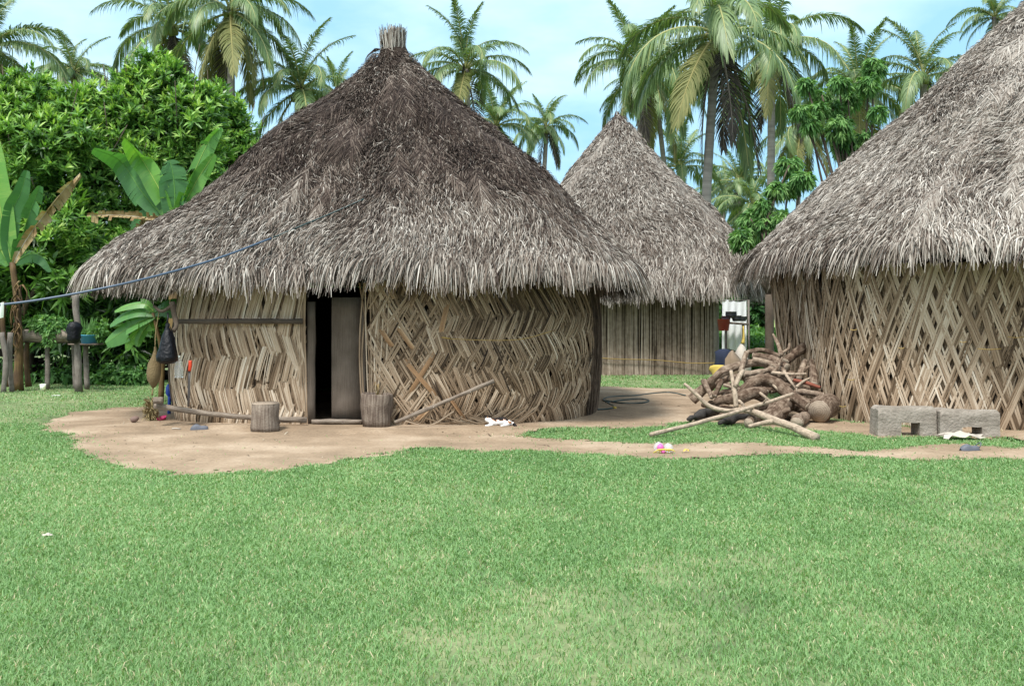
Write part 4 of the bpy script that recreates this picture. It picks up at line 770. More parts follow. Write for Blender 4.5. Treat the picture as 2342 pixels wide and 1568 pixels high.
for k_ in range(16):
    x = random.uniform(1640, 1850); y = random.uniform(max(825, 825 + abs(x - 1750) * .3), 945); an = random.uniform(-1.2, 1.2); ln = random.uniform(20, 50)
    log([(x - ln * math.cos(an), y - ln * math.sin(an) * .6, 13.75), (x, y - random.uniform(-6, 6), 13.75), (x + ln * math.cos(an), y + ln * math.sin(an) * .6, 13.9)], [.024, .022, .016], 'thin broken stick caught among the thick logs of the woodpile', group='thin sticks in the woodpile', tone=random.uniform(.35, .85))
# ------------------------------------------------------------------ planter, posts, basin on the left
def leafy(acc, c, rad, n, ln, wd, seed, up=.3, tone=.55, m=3, shell=.4, tspread=.14, droop=.25):
    r = np.random.default_rng(seed); d = unit(r.normal(size=(n, 3))); q = (shell + (1 - shell) * r.random(n) ** .5)[:, None]
    P = np.asarray(c) + d * q * np.asarray(rad); ax = unit(d + [0, 0, up] + r.normal(0, .35, (n, 3)))
    P = np.repeat(P, m, 0); ax = np.repeat(ax, m, 0); N_ = n * m; v = unit(np.cross(ax, unit(r.normal(size=(N_, 3))))); al = r.uniform(.35, 1.25, N_)
    dr = unit(ax * np.cos(al)[:, None] + v * np.sin(al)[:, None]); L_ = ln * r.uniform(.6, 1.15, N_); s = unit(np.cross(dr, unit(ax + r.normal(0, .3, ax.shape))))
    f = np.array([0, .4, 1.]); C = P[:, None] + dr[:, None] * (L_[:, None] * f)[..., None]; C[..., 2] -= (L_ * droop)[:, None] * f ** 2
    S = s[:, None] * (wd * r.uniform(.7, 1.2, N_)[:, None] * np.array([.25, .5, .03]))[..., None]
    ribbons(acc, C, S, np.clip(tone + np.repeat(r.normal(0, tspread, n), m) + r.normal(0, .07, N_), 0, 1))
PY = 22.6
def post(pts, rad, name, label, Yq=PY, mt='post', m=None):
    P = [W(x, y, Yq) for x, y in pts]; P[0][2] = 0; a = Acc(); tube(a, P, rad, 8, n=14, rough=.12, seed=random.randint(0, 99)); return solo(name, label, 'post', a, M[mt], P[0], smooth=True)
pt_ = thing('planter', 'raised plank planter on posts with a trailing leafy plant at the left', 'planter', W(105, 885, PY))
a = Acc(); beam(a, W(50, 767, PY), W(165, 768, PY), .04, .24, .6, n=12, wob=.012); beam(a, W(50, 765, PY + .45), W(165, 766, PY + .45), .04, .24, .5, n=10); obj('side_board', a, M['wood'], pt_)
a = Acc(); beam(a, W(50, 768, PY - .05), W(50, 768, PY + .5), .10, .28, .6, n=3); obj('end_board', a, M['wood'], pt_)
a = Acc(); beam(a, W(50, 781, PY + .22), W(165, 782, PY + .22), .42, .03, .4); obj('bottom_board', a, M['wood_dark'], pt_)
for x in (108,):
    a = Acc(); p = W(x, 884, PY + .2); p[2] = 0; tube(a, [p, W(x + 1, 830, PY + .2), W(x - 1, 782, PY + .2)], .06, 8, n=8, rough=.1); obj('leg', a, M['post'], pt_)
a = Acc(); leafy(a, W(118, 745, PY + .1), (.45, .2, .22), 420, .10, .05, 5, tone=.72); leafy(a, W(100, 742, PY + .1), (.35, .2, .2), 220, .1, .05, 8, tone=.74); leafy(a, W(112, 770, PY - .1), (.12, .08, .24), 90, .09, .045, 6, up=-.5, tone=.72); obj('plant', a, M['leaf_soft'], pt_)
post([(180, 890), (179, 840), (176, 780), (178, 740), (173, 705), (174, 672)], [.085, .07, .065, .08], 'wooden_post', 'tall crooked post with a black bag tied to it', 22.0)
post([(172, 880), (170, 830), (168, 786)], .05, 'wooden_post', 'thin post just left behind the tall crooked post', 22.9)
bt = thing('basin_stand', 'small board table on a post carrying the blue basin', 'stand', W(198, 880, PY + .2)); bt['base_'] = [float(q) for q in W(198, 880, PY + .2)]
a = Acc(); beam(a, W(166, 787, PY), W(228, 787, PY), .5, .035, .4, n=5); obj('board', a, M['wood'], bt)
a = Acc(); p = W(199, 878, PY + .1); p[2] = 0; tube(a, [p, W(196, 788, PY + .1)], .06, 8, n=8, rough=.1); obj('leg', a, M['post'], bt)
b = W(205, 785, PY); bb = thing('basin', 'round blue plastic basin planted with herbs', 'basin', b); a = Acc(); lathe(a, b, [(.001, .0), (.17, .0), (.205, .17), (.225, .175), (.225, .19), (.20, .185), (.17, .04), (.001, .04)], 22); obj('bowl', a, M['basin'], bb, smooth=True)
a = Acc(); n = 60; th = RNG.uniform(0, 6.28, n); P0 = b + np.stack([np.cos(th) * .07 - .06, np.sin(th) * .07, np.full(n, .12)], -1); E = P0 + np.stack([np.cos(th) * .15, np.sin(th) * .15, RNG.uniform(.3, .5, n)], -1)
ribbons(a, np.stack([P0, (P0 + E) / 2 + [0, 0, .04], E], 1), np.broadcast_to(np.array([.012, 0, 0]), (n, 3, 3)) * np.array([1, .9, .2])[None, :, None], RNG.uniform(.5, .8, n)); leafy(a, b + [.06, 0, .22], (.24, .15, .1), 130, .09, .045, 15, tone=.74); leafy(a, b + [.22, 0, .28], (.16, .12, .22), 110, .1, .05, 16, tone=.68); obj('plant', a, M['leaf_soft'], bb)
b = W(172, 737, 21.85); a = Acc(); lathe(a, b - [0, 0, .46], [(.001, 0), (.09, .03), (.15, .12), (.13, .22), (.16, .32), (.11, .42), (.05, .47)], 16, wob=.04, seed=31, sx=1.0, axis=(-.12, 0, 1)); solo('plastic_bag', 'crumpled black plastic bag tied to the tall crooked post by the planter', 'plastic bag', a, M['black_plastic'], b, smooth=True)
b = W(98, 880, 22.4); b[2] = 0; a = Acc(); lathe(a, b, [(.001, 0), (.05, 0), (.065, .14), (.06, .14), (.045, .02), (.001, .02)], 14); solo('cup', 'small white cup standing at the foot of the planter leg', 'cup', a, M['white'], b, smooth=True)
for j, (x0, x1, lb) in enumerate(((8, 14, 'thin leaning stick left of the banana stem'), (28, 22, 'slim pole between the banana stem and the left edge'))): post([(x0, 886), (x1, 830), (x0 - 4, 760)], .06, 'wooden_post', lb, 21.8 + j * .2)

# ------------------------------------------------------------------ vegetation
def bleaf(acc, pts, width, side=(1, .3, 0), fold=.25, tear=.15, tone=.5, k=26, seed=0, tip=.12):
    r = np.random.default_rng(seed); P = crom(pts, k); T = unit(np.gradient(P, axis=0)); s0 = np.asarray(side, float); s = unit(s0 - T * (T @ s0)[:, None]); nn = np.cross(T, s)
    f = np.linspace(0, 1, k); wv = width * np.clip(np.sin(np.pi * np.clip(f * .9 + .06, 0, 1)) ** .55, tip, 1)
    tube(acc, P, [width * .07, width * .015], 5, tone=min(1, tone + .35), cap=False)
    for sg in (-1, 1):
        dr = 0
        for i in range(k - 1):
            if r.random() < tear: dr = r.normal(0, .35)
            g = .0 if r.random() > tear else .15
            rows = []
            for u in (0, .5, 1.):
                fa = fold + dr
                e0 = P[i] + s[i] * sg * wv[i] * u * math.cos(fa) - nn[i] * wv[i] * u * math.sin(fa) * 1 - np.array([0, 0, 1]) * (u ** 2 * wv[i] * abs(dr))
                e1 = P[i + 1] + s[i + 1] * sg * wv[i + 1] * u * math.cos(fa) - nn[i + 1] * wv[i + 1] * u * math.sin(fa) - np.array([0, 0, 1]) * (u ** 2 * wv[i] * abs(dr))
                e1 = e1 - (e1 - e0) * g * u; rows.append([e0, e1])
            rows = np.array(rows); acc.add(rows.transpose(1, 0, 2), [[0, 1, 4, 3], [1, 2, 5, 4]], [[u_, f[i] * 3] for u_ in (0, .5, 1)] + [[u_, f[i + 1] * 3] for u_ in (0, .5, 1)], tone + r.normal(0, .03))
def wp(pts, Yq): return [W(*(p if len(p) == 3 else (*p, Yq))) for p in pts]
# plant behind the hut
Yb = 22.8; t = thing('banana_plant', 'banana plant rising behind the left slope of the big hut roof', 'banana plant', (W(400, 725, Yb)[0], Yb, 0))
a = Acc(); p0 = W(400, 725, Yb); p0[2] = 0; tube(a, [p0, W(398, 600, Yb), W(392, 500, Yb)], [.14, .11, .08], 10, n=12, rough=.06); obj('stem', a, M['banana_stem'], t)
for i, (pts, w_, tn, sd_, fo) in enumerate([
    ([(392, 505), (375, 455), (352, 410), (318, 355), (285, 316, 22.0)], .27, .72, (1, .2, 0), .25), ([(388, 508), (350, 470), (318, 430), (275, 368), (214, 340, 21.8)], .25, .40, (1, .2, .7), .3),
    ([(395, 505), (400, 455), (396, 400), (388, 366)], .33, .33, (1, .2, 0), .2), ([(400, 500), (425, 440), (455, 370), (480, 320), (506, 290)], .22, .6, (1, .6, -.3), .55), ([(398, 505), (430, 450), (455, 405), (490, 352)], .2, .68, (1, .3, .3), .3),
    ([(395, 508), (355, 500), (330, 495), (300, 520)], .2, .3, (0, .6, 1), .4), ([(400, 505), (440, 470), (470, 455), (498, 470)], .2, .35, (0, .6, 1), .4)]):
    a = Acc(); bleaf(a, wp(pts, Yb), w_, sd_, fo, .12 if i < 2 else .3, tn, seed=i); obj('leaf', a, M['banana'], t)
for i, pts in enumerate([[(392, 505), (340, 498), (270, 492), (200, 492)], [(392, 505), (350, 505), (325, 520), (315, 560)]]):
    a = Acc(); bleaf(a, wp(pts, Yb - .3), .16, (0, .3, 1), .9, .7, .45, seed=20 + i); tag(obj('dry_leaf', a, M['banana_dry'], t), 'withered brown leaf')
# plant at left edge
Yb = 22.4; t = thing('banana_plant', 'tall banana plant with brown stem at the left edge, one leaf withered', 'banana plant', (W(40, 725, Yb)[0], Yb, 0))
a = Acc(); p0 = W(42, 725, Yb); p0[2] = 0; tube(a, [p0, W(43, 800, Yb), W(40, 700, Yb), W(28, 600, Yb)], [.12, .09, .07, .06], 10, n=16, rough=.08, tone=.4); obj('stem', a, M['banana_stem'], t)
for pts in ([(66, 884), (60, 820), (64, 770)], [(22, 884), (16, 820), (6, 740), (10, 690)]):
    a = Acc(); tube(a, wp(pts, Yb + .3), [.08, .06, .05], 8, n=10, rough=.1, tone=.3); obj('stem', a, M['banana_stem'], t)
for i, (pts, w_, tn, sd_, fo) in enumerate([
    ([(28, 605), (12, 540), (0, 470), (-8, 400), (-12, 320)], .30, .75, (1, .2, 0), .3), ([(28, 605), (20, 550), (30, 480), (48, 440), (62, 390)], .20, .35, (1, .5, 0), .3), ([(25, 605), (-20, 540), (-60, 480), (-110, 440)], .32, .55, (.6, .4, .7), .3),
    ([(30, 600), (50, 545), (70, 480), (92, 425)], .2, .4, (1, .8, .2), .4), ([(24, 605), (-10, 560), (-30, 520), (-50, 500)], .3, .65, (.5, .2, .8), .3), ([(34, 600), (70, 580), (100, 590), (118, 620)], .2, .3, (0, .5, 1), .5)]):
    a = Acc(); bleaf(a, wp(pts, Yb), w_, sd_, fo, .15, tn, seed=40 + i); obj('leaf', a, M['banana'], t)
a = Acc(); bleaf(a, wp([(32, 600), (62, 545), (110, 480), (150, 430), (183, 396)], Yb - .2), .16, (1, .2, .8), .7, .55, .55, seed=55); tag(obj('dry_leaf', a, M['banana_dry'], t), 'yellow and white withered leaf')
a = Acc()
for k_ in range(26):
    x = random.uniform(32, 52); y = random.uniform(640, 760); tube(a, wp([(x, y), (x + random.uniform(-14, 14), y + 20), (x + random.uniform(-16, 16), y + 50)], Yb - .12), [.05, .012], 5, n=6, tone=random.random() * .45, flat=.3)
obj('dry_sheath', a, M['banana_dry'], t)
# young plant under the eave
Yb = 19.5; t = thing('banana_plant', 'young banana plant with broad leaves under the left eave', 'banana plant', (W(365, 725, Yb)[0], Yb, 0))
a = Acc(); p0 = W(368, 725, Yb); p0[2] = 0; tube(a, [p0, W(370, 810, Yb), W(350, 715, Yb)], [.06, .045, .03], 8, n=10); tube(a, [p0, W(376, 800, Yb)], [.045, .03], 8, n=10); obj('stem', a, M['banana_stem'], t)
for i, (pts, w_, tn, sd_) in enumerate([([(355, 722), (320, 735), (280, 758), (242, 785)], .16, .5, (0, .4, 1)), ([(355, 720), (320, 712), (285, 722), (252, 745)], .13, .45, (0, .4, 1)), ([(352, 725), (325, 745), (300, 775), (290, 800)], .09, .7, (1, .3, .3)), ([(355, 725), (332, 750), (318, 775), (314, 792)], .09, .6, (1, .3, .3)),
    ([(350, 708), (340, 718), (342, 740), (350, 755)], .15, .7, (1, .2, 0)), ([(352, 715), (385, 700), (410, 705), (435, 730)], .2, .35, (0, .5, 1)), ([(352, 712), (330, 695), (290, 700), (262, 712)], .1, .6, (0, .4, 1))]):
    a = Acc(); bleaf(a, wp(pts, Yb), w_, sd_, .3, .1, tn, seed=70 + i, k=18); obj('leaf', a, M['banana'], t)

# broadleaf trees with rosettes of lance leaves
def rosettes(acc, blobs, per, ln, wd, seed, m=9, tone=.5, shell=.55):
    r = np.random.default_rng(seed); Ps, Ds, Ts = [], [], []
    for (c, rad, wt) in blobs:
        nc = int(per * wt / 12); d = unit(r.normal(size=(nc, 3))); d[:, 1] -= .3; d = unit(d); q = 1 - (1 - shell) * r.random(nc) ** 2.2
        cc = np.asarray(c) + d * (q * np.where(r.random(nc) < .25, r.uniform(1.05, 1.4, nc), r.uniform(.8, 1.12, nc)))[:, None] * np.asarray(rad); ct = r.normal(0, .12, nc)
        k = 11; o = r.normal(size=(nc, k, 3)); o[..., 2] = abs(o[..., 2]) * 1.1 - .3; o = unit(o) * r.uniform(.4, 1, (nc, k, 1)) * np.array([.27, .27, .50]) * r.uniform(.6, 1.35, (nc, 1, 1))
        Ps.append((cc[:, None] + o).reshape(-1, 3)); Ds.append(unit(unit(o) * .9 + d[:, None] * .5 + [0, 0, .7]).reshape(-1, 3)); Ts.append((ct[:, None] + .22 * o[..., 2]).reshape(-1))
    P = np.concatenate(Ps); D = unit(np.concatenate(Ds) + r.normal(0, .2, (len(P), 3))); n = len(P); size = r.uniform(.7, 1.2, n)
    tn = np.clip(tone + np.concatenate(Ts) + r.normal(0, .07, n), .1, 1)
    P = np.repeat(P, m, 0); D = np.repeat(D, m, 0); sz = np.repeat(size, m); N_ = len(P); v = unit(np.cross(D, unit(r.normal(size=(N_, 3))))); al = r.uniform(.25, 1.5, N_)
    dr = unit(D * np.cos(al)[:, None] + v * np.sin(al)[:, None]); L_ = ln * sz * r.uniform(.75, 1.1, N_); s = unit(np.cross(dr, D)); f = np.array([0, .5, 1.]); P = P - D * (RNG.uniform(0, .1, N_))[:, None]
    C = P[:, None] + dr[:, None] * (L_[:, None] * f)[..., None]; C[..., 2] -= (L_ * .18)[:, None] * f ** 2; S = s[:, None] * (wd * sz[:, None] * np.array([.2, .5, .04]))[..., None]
    t_ = np.repeat(tn, m) - .08 + (al < .6) * .27; ribbons(acc, C, S, np.clip(t_ + r.normal(0, .05, N_), 0, 1))  # shoot-tip leaves lighter: fresh growth plus painted highlights on the lit tops
def limbs(acc, base, tips, r0, seed):
    rr = np.random.default_rng(seed)
    for tp in tips:
        tp = np.asarray(tp); mid = base + (tp - base) * .45 + rr.normal(0, .25, 3); tube(acc, [base, mid, tp], [r0, r0 * .55, r0 * .2], 7, n=9, rough=.08)
        for _ in range(3): e = tp + rr.normal(0, .7, 3); tube(acc, [mid + (tp - mid) * .5, (mid + tp) / 2 + (e - tp) * .4, e], [r0 * .25, r0 * .08], 5, n=5)
def tree(name, label, cat, bx, Yq, blobs, per, ln, wd, seed, mt='leaf', m=9, tone=.5, r0=.2, group=None, shell=.55):
    base = np.array([W(bx, 700, Yq)[0], Yq, 0.]); t = thing(name, label, cat, base, group)
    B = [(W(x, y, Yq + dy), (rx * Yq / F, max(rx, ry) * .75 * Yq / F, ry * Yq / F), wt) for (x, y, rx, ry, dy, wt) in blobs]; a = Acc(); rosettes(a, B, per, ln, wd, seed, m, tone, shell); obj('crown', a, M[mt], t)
    a = Acc(); fork = base + [0, 0, min(1.6, B[0][0][2] * .4)]; tube(a, [base, fork], [r0, r0 * .8], 9, n=5, rough=.08); limbs(a, fork, [q[0] for q in B], r0 * .6, seed); obj('trunk', a, M['limb'], t)
TG = 'leafy trees behind the planter'
tree('broadleaf_tree', 'bright leafy tree at the far left behind the withered banana leaf', 'tree', 60, 25.5, [(20, 290, 100, 80, 0, 1.4), (110, 350, 110, 90, -.4, 1.6), (-60, 330, 110, 120, 0, 1.3), (40, 470, 130, 110, -.2, 1.5), (95, 235, 45, 40, .4, .5), (30, 225, 35, 30, .2, .35), (160, 270, 40, 40, 0, .5), (150, 560, 110, 90, -.6, 1), (0, 600, 90, 90, 0, .8), (195, 400, 70, 80, 0, .8)], 760, .25, .055, 101, group=TG)
tree('broadleaf_tree', 'tallest leafy tree, between the planter and the big hut roof', 'tree', 320, 26.5, [(335, 270, 80, 75, 0, 1.4), (250, 320, 80, 80, -.3, 1.2), (425, 315, 80, 80, -.2, 1.4), (300, 205, 35, 30, .2, .35), (385, 205, 40, 35, 0, .4), (470, 250, 35, 30, 0, .35), (300, 400, 120, 100, -.2, 1.5), (430, 400, 90, 80, 0, 1.1), (350, 178, 32, 36, .2, .4), (425, 235, 45, 35, .3, .5), (240, 520, 110, 90, -.3, 1.2), (215, 255, 45, 40, 0, .6)], 760, .25, .055, 102, group=TG)
tree('broadleaf_tree', 'leafy tree edging the big hut roof, right of the tallest one', 'tree', 500, 28.5, [(500, 300, 60, 70, 0, 1.2), (520, 380, 70, 60, 0, 1.2), (490, 262, 35, 35, 0, .5), (560, 350, 40, 35, 0, .5), (450, 480, 90, 80, .2, 1.2), (350, 600, 100, 80, .3, 1)], 720, .24, .055, 103, group=TG)
# dark understorey of long leaves and dead wood
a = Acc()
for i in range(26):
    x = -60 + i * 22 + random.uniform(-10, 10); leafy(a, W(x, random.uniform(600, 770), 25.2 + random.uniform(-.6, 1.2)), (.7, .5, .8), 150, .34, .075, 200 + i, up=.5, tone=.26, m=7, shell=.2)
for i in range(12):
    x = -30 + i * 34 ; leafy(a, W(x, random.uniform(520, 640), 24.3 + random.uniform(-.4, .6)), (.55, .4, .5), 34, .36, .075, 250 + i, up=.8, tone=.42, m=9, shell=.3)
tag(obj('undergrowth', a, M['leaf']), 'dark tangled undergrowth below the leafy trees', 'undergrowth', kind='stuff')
fw = thing('brushwood_fence', 'low dark fence of heaped sticks behind the planter posts', 'fence', W(200, 860, 25.9) * [1, 1, 0]); a = Acc()
for i in range(230):
    x = random.uniform(-80, 390); y = random.uniform(800, 868); l_ = random.uniform(10, 45); tl = random.gauss(0, 10); yy = 25.9 + random.uniform(-.1, .3)
    tube(a, wp([(x - l_, y - tl), (x, y + random.gauss(0, 2)), (x + l_, y + tl)], yy), random.uniform(.02, .055), 6, n=5, rough=.1, tone=random.uniform(-.5, .1))
obj('stick', a, M['limb'], fw)['kind'] = 'stuff'
a = Acc()
for i in range(70):
    x = random.choice([random.uniform(-20, 340), random.uniform(200, 310)]); q = GP(x, random.uniform(870, 882)); leafy(a, q + [0, 0, .12 + .14 * random.random()], (.28, .2, .16 + .2 * random.random()), 46, .12, .06, 300 + i, tone=random.uniform(.35, .65))
for i in range(60):
    q = GP(random.uniform(-20, 340), random.uniform(868, 884)); n = 8; th = RNG.uniform(0, 6.28, n); E = q + np.stack([np.cos(th) * .08, np.sin(th) * .08, RNG.uniform(.1, .3, n)], -1); P0 = np.repeat(q[None], n, 0)
    ribbons(a, np.stack([P0, (P0 + E) / 2 + [0, 0, .03], E], 1), np.broadcast_to(np.array([.008, 0, 0]), (n, 3, 3)), RNG.uniform(.4, .7, n))
tag(obj('weeds', a, M['leaf_soft']), 'low green weeds at the far edge of the lawn', 'weeds', kind='stuff')

# coconut palms: frond meshes shared by all palms
def frond(e0, droop, seed, ln=5.0, hang=.25, dense=96, lw=.06, ll=1.0):
    r = np.random.default_rng(seed); k = 16; f = np.linspace(0, 1, k); el = e0 - droop * f ** 1.25; ds = ln / (k - 1)
    side = r.normal(0, .18); az = side * f ** 1.5
    P = np.zeros((k, 3))
    for i in range(1, k): P[i] = P[i - 1] + ds * np.array([math.cos(el[i]) * math.cos(az[i]), math.cos(el[i]) * math.sin(az[i]), math.sin(el[i])])
    a = Acc(); tube(a, P, [.075, .04, .012], 5, tone=.95, cap=False)
    T = unit(np.gradient(P, axis=0)); n = dense
    for sg in (-1, 1):
        q = np.linspace(.14, .995, n) + r.normal(0, .003, n); q = np.clip(q, .1, 1); B = np.stack([np.interp(q, f, P[:, j]) for j in range(3)], -1); t_ = unit(np.stack([np.interp(q, f, T[:, j]) for j in range(3)], -1))
        sd_ = unit(np.cross(t_, np.array([0, 0, 1.])[None] + t_ * .001)) * sg; upv = np.cross(sd_ * sg, t_)
        ph = np.interp(q, [.1, .5, 1], [1.35, 1.0, .35]) + r.normal(0, .07, n); vee = .25 + r.normal(0, .12, n)
        d = unit(t_ * np.cos(ph)[:, None] + sd_ * (np.sin(ph) * np.cos(vee))[:, None] + upv * (np.sin(ph) * np.sin(vee))[:, None])
        L_ = ll * np.interp(q, [.1, .3, .65, 1], [.55, 1, .95, .38]) * r.uniform(.85, 1.08, n); g = np.array([0, .35, .7, 1.]); hg = (hang + .35 * r.random(n)) * (1 + .8 * (r.random(n) < .1))
        C = B[:, None] + d[:, None] * (L_[:, None] * g)[..., None]; C[..., 2] -= (L_ * hg)[:, None] * g ** 2 * .9; C[..., :2] -= (d[:, None, :2] * (L_ * hg * .35)[:, None, None] * (g ** 2)[None, :, None])
        s = unit(np.cross(d, upv)); S = s[:, None] * (lw * .5 * np.array([.7, 1, .8, .1]))[None, :, None] * np.ones((n, 1, 1))
        ribbons(a, C, S, np.clip(.48 + r.normal(0, .10, n) + .12 * (q - .5), 0, 1))
    return a
FK = {}
for kind, lst, mt in (('up', [(1.35, 1.0), (1.2, 1.3), (1.25, .7)], 'palm'), ('mid', [(.95, 1.7), (.8, 1.9), (.7, 1.6)], 'palm'), ('side', [(.35, 1.5), (.15, 1.35), (.3, 1.8)], 'palm'), ('low', [(-.25, 1.1), (-.5, .9), (-.35, 1.2)], 'palm'), ('old', [(-.75, .7), (-.9, .6)], 'palm_old'), ('dead', [(-1.15, .4), (-1.25, .3)], 'palm_dead')):
    FK[kind] = [frond(e, dp, 500 + i + len(kind) * 7, hang={'up': .38, 'mid': .4, 'side': .7, 'low': .5, 'old': .35, 'dead': .2}[kind], dense=96 if kind != 'dead' else 46).mesh('frond', M[mt]) for i, (e, dp) in enumerate(lst)]
nutm = (lambda a: (lathe(a, (0, 0, -.14), [(.001, 0), (.09, .03), (.125, .11), (.11, .2), (.05, .26), (.001, .28)], 12, .5), a)[1])(Acc()).mesh('coconut', M['coconut'], smooth=True)
def palm(px, py, Yq, fl, label, bx=None, seed=0, old=2, dead=1, nuts=5, lean=0, tr=.17, young=False, n=24, group='coconut palms'):
    r = np.random.default_rng(seed + 900); fl *= (.93 if px == 1640 else .86); hub = W(px, py, Yq); bx = px if bx is None else bx; base = np.array([(bx - CX) / F * Yq, Yq, 0.]); t = thing('coconut_palm', label, 'palm', base, group); s = fl / 5.0
    a = Acc(); mid = (base + hub) / 2 + [r.normal(0, .15), 0, 0]; k = 60; P = crom([base, mid, hub], k); tube(a, P, np.interp(np.linspace(0, 1, k), [0, .06, .9, 1], [tr * 1.5, tr, tr * .8, tr * .95]) * (1 + .03 * (np.arange(k) % 2)), 10, tone=.5); obj('trunk', a, M['trunk'], t)
    a = Acc(); m = 46; th = r.uniform(0, 6.28, m); P0 = hub + np.stack([np.cos(th) * .12, np.sin(th) * .12, r.uniform(-.3, .1, m)], -1) * 1; dv = np.stack([np.cos(th) * .3, np.sin(th) * .3, r.uniform(-.5, .4, m)], -1) * s
    ribbons(a, np.stack([P0, P0 + dv * .6, P0 + dv], 1), np.broadcast_to(np.array([.03, .01, .02]) * s, (m, 3, 3)), r.uniform(.1, .8, m)); obj('crown_base', a, M['palm_dead'], t)
    seq = ['up'] * 5 + ['mid'] * 7 + ['side'] * 6 + ['low'] * 3
    if n < 21: seq = ['up'] * 3 + ['mid'] * 5 + ['side'] * 5 + ['low'] * 4
    if young: seq = ['up'] * 5 + ['mid'] * 6 + ['side'] * 5
    seq += ['old'] * old + ['dead'] * dead
    for i, kd in enumerate(seq):
        me = FK[kd][int(r.integers(len(FK[kd])))]; o = bpy.data.objects.new('frond', me); COL.objects.link(o); o.parent = t; o.location = Vector(hub - base) + Vector((0, 0, .15 if kd == 'up' else 0)); az = i * 2.39996 + seed + r.normal(0, .2)
        o.rotation_euler = (r.normal(0, .12), r.normal(0, .10), az); q = s * r.uniform(.85, 1.1) * (.92 if kd == 'up' else 1); o.scale = (q, q, q)
    for i in range(nuts):
        o = bpy.data.objects.new('coconut', nutm); COL.objects.link(o); o.parent = t; th = -math.pi / 2 + r.normal(0, 1.0); o.location = Vector(hub - base) + Vector((math.cos(th) * r.uniform(.3, .5), math.sin(th) * .4, r.uniform(-.7, -.15))) * (s * 1.1); o.scale = (1.1,) * 3
    return t
palm(1640, 78, 39, 5.4, 'largest coconut palm, right of the pointed small hut roof, with a dark hanging dead frond', 1608, 1, old=1, dead=4, nuts=6, tr=.2, n=17)
palm(1765, 105, 47, 5.0, 'coconut palm behind and right of the largest palm, pale straight trunk', 1757, 2, old=4, dead=2, nuts=5, tr=.2)
palm(1462, 150, 52, 4.9, 'coconut palm above the small hut peak at its upper right', 1470, 3, old=3, dead=1)
palm(1500, 210, 60, 4.6, 'lower palm with slanting thin trunk behind the small hut', 1580, 4, old=2)
palm(1555, 385, 64, 4.2, 'small palm close above the right slope of the small hut', 1560, 5, old=0, dead=1, nuts=3, young=True)
palm(1690, 415, 84, 4.8, 'far small palm in the gap between the two right hut roofs', 1690, 6, old=1)
palm(1655, 440, 92, 4.8, 'farthest palm seen low in the gap beside the largest trunk', 1655, 7, old=1, nuts=2)
palm(1720, 470, 78, 4.6, 'far drooping palm low in the gap beside the pale trunk', 1722, 17, old=2, nuts=2)
palm(1962, 205, 50, 4.5, 'palm behind the vine-covered tree left of the tall roof', 1965, 8, old=3, dead=1, nuts=6)
palm(2112, 178, 46, 4.1, 'palm rising just above the left slope of the tall hut roof', 2120, 9, old=1, dead=0, nuts=2, young=True)
palm(2275, 40, 62, 3.4, 'palm tips showing beside the top of the tall hut roof', 2290, 10, nuts=0, dead=0, old=0)
palm(1065, 160, 50, 4.4, 'palm standing right of the straw tuft of the big hut', 1090, 11, old=1, dead=1, nuts=7)
palm(1135, 290, 62, 4.2, 'palm half hidden low behind the right slope of the big hut roof', 1140, 12, old=1)
palm(1250, 290, 74, 3.7, 'slender palm standing alone in the open sky between two hut roofs', 1251, 13, old=2, dead=3, nuts=3, tr=.2)
palm(527, 28, 46, 4.8, 'palm with orange-yellow lower fronds left of the big hut roof', 526, 14, old=8, dead=1, nuts=8, tr=.2)
palm(393, 66, 50, 4.6, 'palm with hanging coconuts above the tallest leafy tree', 400, 15, old=1, dead=3, nuts=9)
palm(688, 205, 48, 4.3, 'full palm close above the left slope of the big hut roof', 690, 16, old=1, dead=1)
palm(-25, 110, 42, 4.4, 'palm cut off by the left edge', -20, 18, old=1)
palm(168, 165, 60, 3.9, 'smaller palm behind the far left leafy tree', 170, 19, old=0, nuts=2)
palm(770, 215, 82, 4.2, 'far palm tips just above the roof slope of the big hut', 772, 20, old=0, nuts=0)
palm(1835, 290, 66, 4.6, 'far drooping palm between the pale trunk and the vine-covered tree', 1835, 23, old=4)

# feathery tree by the tall hut
FT = [(1845, 194, 24, 14), (1880, 218, 24, 16), (1828, 252, 22, 14), (1852, 283, 26, 16), (1920, 191, 28, 14), (1999, 153, 26, 22), (1985, 190, 28, 22), (1920, 290, 34, 28), (1935, 330, 34, 30), (1980, 315, 24, 16), (1940, 230, 30, 20), (1870, 250, 24, 16), (1905, 250, 26, 18), (2010, 255, 20, 14)]
def feathery(label, bx, Yq, cl, seed, per=100):
    base = np.array([W(bx, 700, Yq)[0], Yq, 0.]); t = thing('feathery_tree', label, 'tree', base, 'feathery-leaved trees'); a = Acc()
    for i, (x, y, rx, ry) in enumerate(cl): leafy(a, W(x, y, Yq + random.uniform(-.4, .4)), (rx * .85 * Yq / F, rx * .7 * Yq / F, ry * .95 * Yq / F), int(per * .55 * rx * ry / 400) + 14, .20, .06, seed + i, up=.2, tone=.68, tspread=.2, m=8, shell=.05, droop=.6)
    obj('crown', a, M['leaf_soft'], t); a = Acc(); fork = base + [0, 0, 2.2]; tube(a, [base, fork], .12, 8, n=5)
    for i, (x, y, rx, ry) in enumerate(cl): p = W(x, y, Yq); tube(a, [fork, (fork * .5 + p * .5) + RNG.normal(0, .2, 3), p], [.07, .04, .02], 6, n=8)
    obj('trunk', a, M['limb'], t)
feathery('feathery-leaved slender tree left of the tall hut roof, mixed with palms', 1960, 29, FT, 700)
